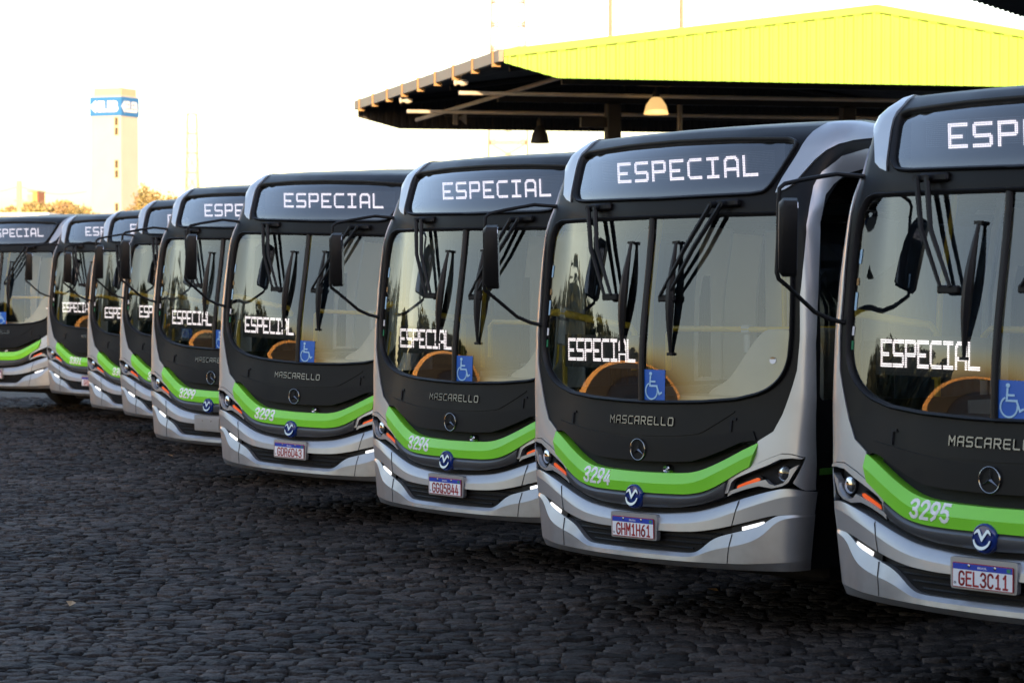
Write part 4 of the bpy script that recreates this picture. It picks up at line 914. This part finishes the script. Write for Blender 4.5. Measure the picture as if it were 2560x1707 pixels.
# second canopy, only its edge is in the frame; unseen sheet extended to darken the buses
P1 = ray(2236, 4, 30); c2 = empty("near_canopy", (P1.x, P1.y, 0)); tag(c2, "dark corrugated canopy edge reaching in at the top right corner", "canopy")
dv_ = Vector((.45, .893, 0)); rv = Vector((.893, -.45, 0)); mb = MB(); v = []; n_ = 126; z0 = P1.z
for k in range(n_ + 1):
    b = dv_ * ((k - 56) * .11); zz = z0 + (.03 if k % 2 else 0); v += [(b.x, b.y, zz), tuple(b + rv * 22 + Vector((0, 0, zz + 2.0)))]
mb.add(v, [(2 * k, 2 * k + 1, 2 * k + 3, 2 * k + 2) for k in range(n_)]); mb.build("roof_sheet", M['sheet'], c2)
mb = MB()
for k in range(9):
    b = dv_ * (.12 + k * .62); mb.box((b.x + .03, b.y, z0 + .13), (.06, .10, .22))
mb.build("eave_bracket", M['pipe'], c2)
mb = MB(); b = dv_ * 3.8 + rv * .05; mb.box((b.x, b.y, z0 + .20), (.06, 7.6, .30), rot=(0, 0, -math.atan2(dv_.x, dv_.y))); mb.build("eave_beam", M['steel'], c2)
b = dv_ * 3 + rv * 3.6; mb = MB(); mb.box((b.x, b.y, (z0 + .45) / 2), (.3, .3, z0 + .45), .02); mb.build("canopy_column", M['steel'], c2)

# ------------------------------------------------------------------ far background
def lattice(name, px, ytop, ybot, Y, wt, wb, lab, mats, bays):
    a = ray(px, ytop, Y); o = empty(name, (a.x, a.y, 0)); tag(o, lab, "lattice mast"); H = a.z; r = .05
    mb = MB(); W = lambda z: (wb + (wt - wb) * z / H) / 2
    for sx in (-1, 1):
        for sy in (-1, 1): mb.tube([(sx * W(0), sy * W(0), 0), (sx * W(H), sy * W(H), H)], r, 5)
    mb.build("mast_leg", M[mats[0]], o); 
    for k in range(bays):
        br = MB(); hz = MB()
        z0, z1 = H * k / bays, H * (k + 1) / bays; w0, w1 = W(z0), W(z1)
        for q in ([(-1, -1), (1, -1)], [(1, -1), (1, 1)], [(1, 1), (-1, 1)], [(-1, 1), (-1, -1)]):
            (a0, b0), (a1, b1) = q
            br.tube([(a0 * w0, b0 * w0, z0), (a1 * w1, b1 * w1, z1)], r * .55, 4); br.tube([(a1 * w0, b1 * w0, z0), (a0 * w1, b0 * w1, z1)], r * .55, 4)
            hz.tube([(a0 * w1, b0 * w1, z1), (a1 * w1, b1 * w1, z1)], r * .8, 4)
        br.build("cross_brace", M[mats[0]], o); hz.build("horizontal_brace", M[mats[1]], o)
    return o
lattice("lattice_mast", 1167, -160, 560, 170, 2.0, 3.0, "tall pale lattice mast rising behind the canopy's left end", ('mast', 'mast'), 16)
lattice("lattice_mast", 441, 262, 560, 330, 1.2, 1.9, "short distant lattice mast with reddish bands, right of the white tower", ('mast', 'mastred'), 9)
for px, yt, lab in ((1402, -10, "thin pole with a small head above the lime roof, left of the other"), (1565, -60, "thin bare pole above the lime roof, nearer its ridge")):
    a = ray(px, yt, 75); o = empty("light_pole", (a.x, a.y, 0)); tag(o, lab, "pole"); mb = MB(); mb.tube([(0, 0, 0), (0, 0, a.z)], .05, 8, rs=[.09, .055]); mb.build("pole_shaft", M['mast'], o)
    mb = MB(); mb.lathe([(.001, -.1), (.1, -.06), (.1, .04), (.001, .1)], (0, 0, a.z), 'z', 10); mb.build("pole_head", M['bracket'], o)
# office tower with blue sign
Yt = 400.0; ec = ray(278, 222, Yt); z_st, z_sb = ray(278, 222, Yt).z, ray(278, 266, Yt).z; z_cap = ray(278, 206, Yt).z
lw = 77 / 6081 * Yt / math.cos(R(22)); rw_ = 32 / 6081 * Yt / math.cos(R(68))
rw_ = lw * .95
tw = empty("sign_tower", (ec.x, ec.y, 0)); tag(tw, "tall white tower with a blue sign band around its top", "tower"); ang = R(-21)
uL = Vector((-math.cos(ang), -math.sin(ang) * 1.0, 0)); uL = Vector((-math.cos(R(22)), math.sin(R(22)), 0)); uR = Vector((math.sin(R(22)), math.cos(R(22)), 0))
nL = Vector((-math.sin(R(22)), -math.cos(R(22)), 0)); nR = Vector((math.cos(R(22)), -math.sin(R(22)), 0))
def slab(name, m, a, b, z0, z1, grow=0.0, parent=tw):
    g0 = -uL * grow - uR * grow; c = [g0, uL * (a + grow) - uR * grow, uL * (a + grow) + uR * (b + grow), uR * (b + grow) - uL * grow]
    mb = MB(); mb.add([(p.x, p.y, z0) for p in c] + [(p.x, p.y, z1) for p in c], [(0, 1, 2, 3), (7, 6, 5, 4), (0, 4, 5, 1), (1, 5, 6, 2), (2, 6, 7, 3), (3, 7, 4, 0)]); return mb.build(name, m, parent)
slab("tower_shaft", M['towerwall'], lw, rw_, 0, z_st + .25)
sgb = slab("sign_band", M['towerblue'], lw, rw_, z_sb, z_st, .12)
cp_ = slab("tower_cap", M['towercap'], lw * .9, rw_ * .9, z_st + .25, z_cap + .3)
mb = MB(); mb.tube([(0, .5, z_cap), (0, .5, z_cap + 1.6)], .06, 6); mb.build("antenna", M['mast'], cp_)
def sign_on(u, n, wdt, hgt):
    fn = lambda a, b, w: tuple(u * a + n * (.13 + w) + Vector((0, 0, (z_st + z_sb) / 2 + b)))
    flat_text("sign_letters", "ELEB", M['white'], sgb, fn, wdt * .08, 0, wdt * .66, hgt * .56, .03, .03)
    mb = MB(); cx = -wdt * .36; k = hgt * .27
    mb.prism([(cx - k, 0), (cx + k * .3, k * 1.2), (cx + k * .3, k * .45), (cx + k * .1, k * .2), (cx + k * .8, k * .2), (cx + k * .8, -k * .2), (cx + k * .1, -k * .2), (cx + k * .3, -k * .45), (cx + k * .3, -k * 1.2)], fn, .0, .05); mb.build("sign_arrow", M['white'], sgb)
hg = z_st - z_sb
sign_on(-uL, nL, lw, hg)
for o in [c for c in sgb.children]: 
    o.location = uL * (lw / 2)
before = set(sgb.children); sign_on(uR, nR, rw_, hg)
for o in [c for c in sgb.children if c not in before]: o.location = uR * (rw_ / 2)
for yt_, yb_ in ((270, 310), (368, 408), (467, 507)):
    z1, z0 = ray(266, yt_, Yt).z, ray(266, yb_, Yt).z; a = .15 * lw; w = .55
    fn = lambda x, z, q: tuple(uL * (a + x) + nL * q + Vector((0, 0, z))); mb = MB()
    wn_ = mb.prism([(-w / 2 - .12, z0 - .1), (w / 2 + .12, z0 - .1), (w / 2 + .12, z1 + .1), (-w / 2 - .12, z1 + .1)], fn, 0.0, .06).build("tower_window", M['towercap'], tw); mb = MB()
    for zz0, zz1 in ((z0, z0 + (z1 - z0) * .42), (z0 + (z1 - z0) * .55, z1)): mb.prism([(-w / 2, zz0), (w / 2, zz0), (w / 2, zz1), (-w / 2, zz1)], fn, .06, .08)
    mb.build("window_pane", M['towerglass'], wn_)

# trees
def tree(name, loc, H, rad, crown, m, n, seed, leaf, trunk_r=.15, flat=.6, clumps=14):
    rg = np.random.default_rng(seed); o = empty(name, loc); tk = MB(); tk.tube([(0, 0, 0), (.1, .05, H * .35), (0, 0, H * .62)], trunk_r, 7, rs=[trunk_r, trunk_r * .8, trunk_r * .5])
    cs = []
    for k in range(clumps):
        a = rg.uniform(0, 2 * math.pi); rr = rad * math.sqrt(rg.uniform(.02, .8)); h = H - crown / 2 + crown * .42 * rg.uniform(-1, 1) * (1 - .5 * (rr / rad) ** 2) - crown * .25 * (rr / rad) ** 2
        cs.append((rr * math.cos(a), rr * math.sin(a), h, rad * rg.uniform(.22, .42)))
        tk.tube([(0, 0, H * rg.uniform(.3, .5)), (rr * math.cos(a) * .5, rr * math.sin(a) * .5, (H * .5 + h) / 2), cs[-1][:3]], .05, 5, rs=[trunk_r * .45, trunk_r * .3, trunk_r * .1])
    tk.build("trunk", M['bark'], o); V = []; F = []
    for k in range(n):
        cx, cy, cz, r = cs[rg.integers(len(cs))]; d = rg.normal(size=3); d /= np.linalg.norm(d); q = r * rg.uniform(.35, 1.08); p = np.array([cx, cy, cz]) + d * q * np.array([1, 1, flat])
        a = rg.normal(size=3); a /= np.linalg.norm(a); b = np.cross(a, rg.normal(size=3)); b /= np.linalg.norm(b) + 1e-9; s = leaf * rg.uniform(.6, 1.4); i = len(V)
        V += [tuple(p + a * s), tuple(p + b * s * .55), tuple(p - a * s), tuple(p - b * s * .55)]; F.append((i, i + 1, i + 2, i + 3))
    link("crown", V, F, m, o); return o
t = tree("dome_tree", tuple(ray(108, 560, 150) * Vector((1, 1, 0)) if False else (ray(108, 500, 150).x, 150, 0)), ray(108, 455, 150).z, 2.0, 1.5, M['leafolive'], 4200, 3, .12, .12, .5, 26); tag(t, "round topped olive tree behind the leftmost buses", "tree", "distant trees behind the buses")
t = tree("dry_tree", (ray(70, 500, 165).x, 165, 0), ray(70, 470, 165).z, 1.9, 1.5, M['leafdry'], 2600, 4, .12, .10, .6, 22); tag(t, "low brownish tree beside the yellow pole", "tree", "distant trees behind the buses")
t = tree("dry_tree", (ray(180, 500, 155).x, 155, 0), ray(180, 470, 155).z, 1.4, 1.3, M['leafolive'], 2200, 5, .12, .10, .6, 20); tag(t, "small olive tree touching the left side of the white tower", "tree", "distant trees behind the buses")
t = tree("dry_tree", (ray(352, 500, 140).x, 140, 0), ray(352, 424, 140).z, 1.35, 2.0, M['leafdry'], 2000, 6, .09, .10, .9, 24); tag(t, "sparse brownish tree just right of the white tower", "tree", "distant trees behind the buses")
# utility pole with wires, small orange building, low white roof
a = ray(44, 416, 130); o = empty("utility_pole", (a.x, a.y, 0)); tag(o, "yellowish concrete utility pole at the far left", "pole"); mb = MB(); mb.tube([(0, 0, 0), (0, 0, a.z)], .1, 8, rs=[.17, .12]); mb.build("pole_shaft", M['pole'], o)
mb = MB(); mb.box((0, -.05, a.z - 1.0), (.5, .08, .08)); mb.box((.16, -.12, a.z - 1.2), (.12, .12, .3), .02); mb.build("crossarm", M['pole'], o)
for k, (pa, pb) in enumerate((((-80, 432), (44, 428)), ((44, 428), (200, 440)))):
    A_, B_ = ray(*pa, 130), ray(*pb, 130); mb = MB(); mb.tube([A_.lerp(B_, t_) - Vector((0, 0, .25 * math.sin(math.pi * t_))) for t_ in np.linspace(0, 1, 9)], .014, 4)
    o = mb.build("overhead_wire", M['wire']); tag(o, ["thin wire running left from the yellowish pole", "thin wire running right from the yellowish pole to the tower"][k], "wire")
a, b = ray(64, 440, 190), ray(86, 440, 190); o = empty("orange_building", (a.x, 190, 0)); tag(o, "small orange rendered building beside the yellowish pole", "building"); w = b.x - a.x
mb = MB(); mb.box((w * .75, 1.5, a.z / 2), (w * .5, 3, a.z)); mb.build("wall", M['orange'], o); mb = MB(); mb.box((w * .2, 1.6, a.z / 2 - .1), (w * .55, 3, a.z - .2)); mb.build("side_wall", M['towercap'], o); mb = MB(); mb.box((w * .5, 1.5, a.z + .05), (w * 1.1, 3.2, .1)); mb.build("roof", M['towercap'], o)
a, b = ray(-60, 489, 90), ray(112, 489, 90); o = empty("low_shed", ((a.x + b.x) / 2, 90, 0)); tag(o, "low white roofed shed just above the leftmost bus roof", "shed"); mb = MB(); mb.box((0, 2, a.z - .05), (b.x - a.x, 4, .12)); mb.build("roof", M['white'], o); mb = MB(); mb.box((0, 2, (a.z - .12) / 2), ((b.x - a.x) * .94, 3.6, a.z - .12)); mb.build("wall", M['towerwall'], o)
a = ray(368, 480, 120); o = empty("yellow_hoarding", (a.x, 120, 0)); tag(o, "small yellow hoarding below the brownish tree, right of the tower", "hoarding"); mb = MB(); mb.box((-.1, 0, 3.9 + .0), (.95, .1, 1.6)); mb.build("board", M['yellow'], o); mb = MB(); mb.tube([(-.4, .1, 0), (-.4, .1, 4)], .06, 6); mb.tube([(.2, .1, 0), (.2, .1, 4)], .06, 6); mb.build("post", M['steel'], o)

# ------------------------------------------------------------------ outside the frame: trees and warehouse, plus a shed and wall added for shade and reflections
o = empty("blocker_shed", (18, -10, 0)); tag(o, "long plain shed added unseen behind the camera to shade the buses", "shed")
SH = 5.66 + (52 + 10) * math.tan(R(SUN_EL))  # added light blocker, its height set so the shadow covers the buses
mb = MB(); mb.box((0, -6, SH / 2), (70, 12, SH)); mb.build("wall", M['blockerwall'], o); mb = MB(); mb.box((0, -6.1, SH + .12), (71, 12, .25)); mb.build("roof", M['gutter'], o)
for k, (x, y, H, r) in enumerate(((-50, 34, 6.6, 4.5), (-52, 43, 7.6, 5.0), (-47, 27, 4.6, 3.0), (-58, 54, 8.0, 5.5), (-50, 61, 7.0, 4.5), (-62, 45, 8.6, 5.5))):
    t = tree("yard_tree", (x, y, 0), H, r, H * .80, M['leafdark'], 6500, 20 + k, .34, .3, .8, 30); tag(t, ["dark tree at the yard edge left of the frame, nearest the tan wall", "tall dark tree left of the frame behind a lower one", "lowest dark tree left of the frame", "broad dark tree far left of the frame", "dark tree left of the frame next to the tan warehouse", "tallest dark tree farthest left of the frame"][k], "tree", "trees along the left side of the yard")
o = empty("reflection_wall", (-38, 28, 0), (0, 0, R(45))); tag(o, "low dark wall with a golden coping, added left of the frame for windscreen reflections", "wall")
mb = MB(); mb.box((0, 0, .80), (44, .2, 1.6)); mb.build("wall_panel", M['void'], o); mb = MB(); mb.box((0, 0, 1.76), (44.2, .3, .32)); mb.build("coping", M['goldwall'], o)  # added so a dark hump edged in orange reflects in the windscreens
o = empty("tan_warehouse", (-36, 72, 0)); tag(o, "sunlit tan warehouse left of the frame", "building"); mb = MB(); mb.box((0, 4, 5.5), (24, 8, 11)); mb.build("wall", M['tan'], o); mb = MB(); mb.box((0, 4, 11.1), (24.6, 8.6, .2)); mb.build("roof", M['gutter'], o)
mb = MB()
for k in range(3): mb.box((-4.6 + 4.6 * k, -.03, 2.1), (2.8, .08, 4.2))
mb.build("door", M['steel'], o)
# a few dry leaves on the stones
for k, (px, py, Y) in enumerate(((160, 1400, 0), (390, 1053, 0), (1640, 1368, 0))):
    f = 6386.7 * 2352 / 2560; v = (784 - py) / f; sp, cp = math.sin(-.02712), math.cos(-.02712); d = -CAM_H / (sp + cp * v); x = (px - 1176) / f * d
    mb = MB(); mb.add([(0, -.05, 0), (.035, 0, .012), (0, .055, .004), (-.035, 0, .018)], [(0, 1, 2), (0, 2, 3)]); o = mb.build("dry_leaf", M['bracket']); o.location = (x, d, .035); o.rotation_euler = (.2, .1, k)
    tag(o, ["dry orange leaf on the cobbles at the lower left", "dry leaf on the cobbles in front of bus 3299", "pale dry leaf on the dark cobbles in front of bus 3294"][k], "leaf", "dry leaves on the cobbles")
bpy.context.view_layer.update()
